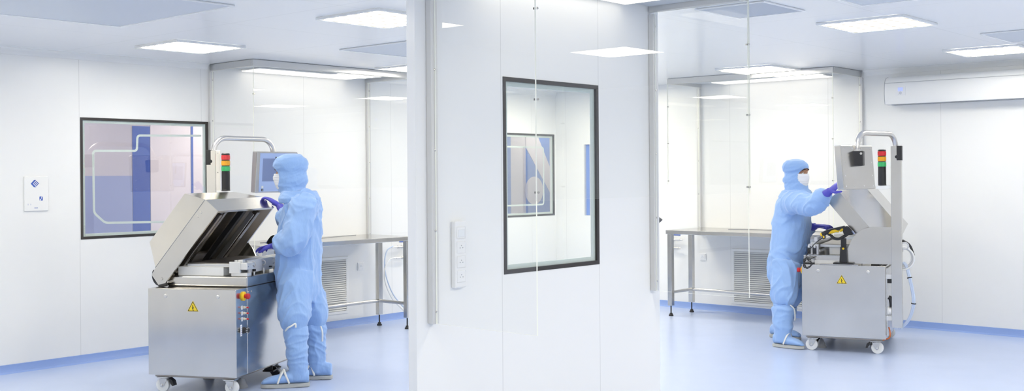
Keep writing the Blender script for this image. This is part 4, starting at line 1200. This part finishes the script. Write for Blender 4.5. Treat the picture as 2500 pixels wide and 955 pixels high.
# person at the left machine, seen from the back left, facing the machine
F1 = V((-.90, -.43, 0)).normalized()
J = dict(
    heelL=V((-6.605, 5.190, 0)), toeL=V((-6.822, 4.902, 0)), heelR=V((-6.700, 5.485, 0)), toeR=V((-6.93, 5.28, 0)),
    anL=at(728, 893, 8.245), anR=at(772, 884, 8.55), knL=at(718, 772, 8.28), knR=at(764, 768, 8.56),
    btL=at(721, 797, 8.27), btR=at(767, 790, 8.56),
    hipL=at(722, 668, 8.40), hipR=at(738, 668, 8.60), hips=at(727, 650, 8.50), belly=at(728, 590, 8.50), chest=at(735, 530, 8.50),
    neck=at(731, 468, 8.50), head=at(706, 425, 8.50),
    shL=at(742, 507, 8.30), elL=at(716, 588, 8.22), wrL=at(672, 600, 8.36), fiL=at(642, 604, 8.45),
    shR=at(732, 503, 8.70), elR=at(704, 540, 8.80), wrR=at(686, 506, 8.86), fiR=at(660, 486, 8.90),
    palmL=V((0, 0, -1)), curlL=.55, palmR=V((-.4, -.3, -1)), curlR=.5,
    sleeveL=[.10, .105, .098, .096, .088, .052], sleeveR=[.10, .100, .09, .085, .07, .046],
    bootr=(.088, .083, .070),
)
J['rows'] = [(at(735, 462, 8.5), .070, .085), (at(738, 480, 8.5), .10, .15), (at(739, 502, 8.5), .115, .205), (at(736, 545, 8.5), .136, .212), (at(730, 605, 8.5), .150, .215), (at(728, 660, 8.5), .152, .212), (at(731, 705, 8.5), .146, .20), (at(736, 735, 8.5), .12, .17)]
J['bulges'] = [(at(778, 768, 8.62), (.05, .06, .06))]
J['vee'] = 2
J['tieL'] = [at(697, 808, 8.20), at(703, 801, 8.16), at(712, 796, 8.155), at(721, 791, 8.165), at(722, 800, 8.165)]
J['tieR'] = [at(783, 797, 8.47), at(787, 812, 8.455), at(787, 834, 8.46)]
CAP1 = [(-.125, .09, .085, -.012), (-.095, .112, .102, -.014), (-.06, .124, .108, -.018), (-.03, .122, .106, -.018), (-.005, .116, .102, -.014), (.02, .118, .104, -.012), (.045, .132, .118, -.010), (.085, .134, .119, -.012), (.122, .114, .102, -.016), (.148, .072, .065, -.020), (.158, .022, .022, -.022)]
person('person in blue cleanroom coverall standing at the left machine, seen from behind and aside', J, F1, 1.7, (F1 - SF * .42).normalized(), CAP1)

# person at the right machine, facing it, one arm stretched to the monitor
F2 = V((.93, .05, 0)).normalized()
L2 = (SR * .72 - SF * .69).normalized()
J = dict(
    heelR=V((-4.815, 9.080, 0)), toeR=V((-4.515, 9.075, 0)), heelL=V((-5.115, 9.590, 0)), toeL=V((-4.79, 9.555, 0)),
    anR=at(1911, 812, 9.95), anL=at(1905, 800, 10.52), knR=at(1915, 722, 9.97), knL=at(1928, 722, 10.42),
    btR=at(1912, 748, 9.97), btL=at(1922, 748, 10.46),
    hipR=at(1920, 640, 10.02), hipL=at(1928, 640, 10.30), hips=at(1924, 628, 10.15), belly=at(1928, 580, 10.15), chest=at(1936, 520, 10.12),
    neck=at(1944, 467, 10.12), head=at(1946, 425, 10.10),
    shR=at(1936, 494, 9.90), elR=at(1986, 500, 9.62), wrR=at(2024, 468, 9.44), fiR=at(2048, 449, 9.36),
    shL=at(1946, 496, 10.28), elL=at(1955, 566, 10.36), wrL=at(1988, 553, 10.22), fiL=at(2024, 550, 10.10),
    palmL=V((0, 0, -1)), curlL=.75, palmR=V((.2, .6, -.6)), curlR=.45,
    sleeveR=[.10, .10, .098, .092, .078, .048], sleeveL=[.10, .10, .09, .085, .065, .046],
    bootr=(.094, .090, .078),
)
J['rows'] = [(at(1943, 458, 10.12), .070, .085), (at(1940, 476, 10.12), .105, .14), (at(1936, 498, 10.12), .132, .205), (at(1934, 535, 10.12), .148, .215), (at(1929, 590, 10.14), .158, .220), (at(1922, 640, 10.15), .152, .218), (at(1920, 678, 10.15), .142, .205), (at(1920, 705, 10.15), .11, .16)]
J['bulges'] = [(at(1898, 668, 10.1), (.06, .08, .07))]
J['tieR'] = [at(1923, 746, 9.92), at(1930, 746, 9.90), at(1939, 756, 9.90), at(1941, 775, 9.90), at(1940, 783, 9.90)]
CAP2 = [(-.125, .085, .080, -.014), (-.10, .100, .092, -.016), (-.07, .112, .098, -.024), (-.045, .112, .096, -.026), (-.018, .100, .089, -.014), (.012, .100, .090, -.014), (.036, .117, .104, -.016), (.068, .122, .110, -.020), (.098, .110, .098, -.020), (.122, .082, .074, -.022), (.136, .03, .03, -.022)]
person('person in blue coverall and white mask reaching one arm to the right machine monitor', J, F2, 5.2, L2, CAP2)

# ------------------------------------------------------------------ world and view
w = bpy.data.worlds.new('world'); sc.world = w; w.use_nodes = True
w.node_tree.nodes['Background'].inputs[0].default_value = (.9, .93, 1, 1); w.node_tree.nodes['Background'].inputs[1].default_value = .1
sc.view_settings.view_transform = 'Standard'; sc.view_settings.look = 'None'
sc.view_settings.exposure = 0.03; sc.view_settings.gamma = 1; sc.view_settings.use_curve_mapping = False
sc.cycles.use_denoising = True
sc.cycles.max_bounces = 14; sc.cycles.transparent_max_bounces = 32; sc.cycles.diffuse_bounces = 10; sc.cycles.glossy_bounces = 6
sc.cycles.sample_clamp_indirect = 8
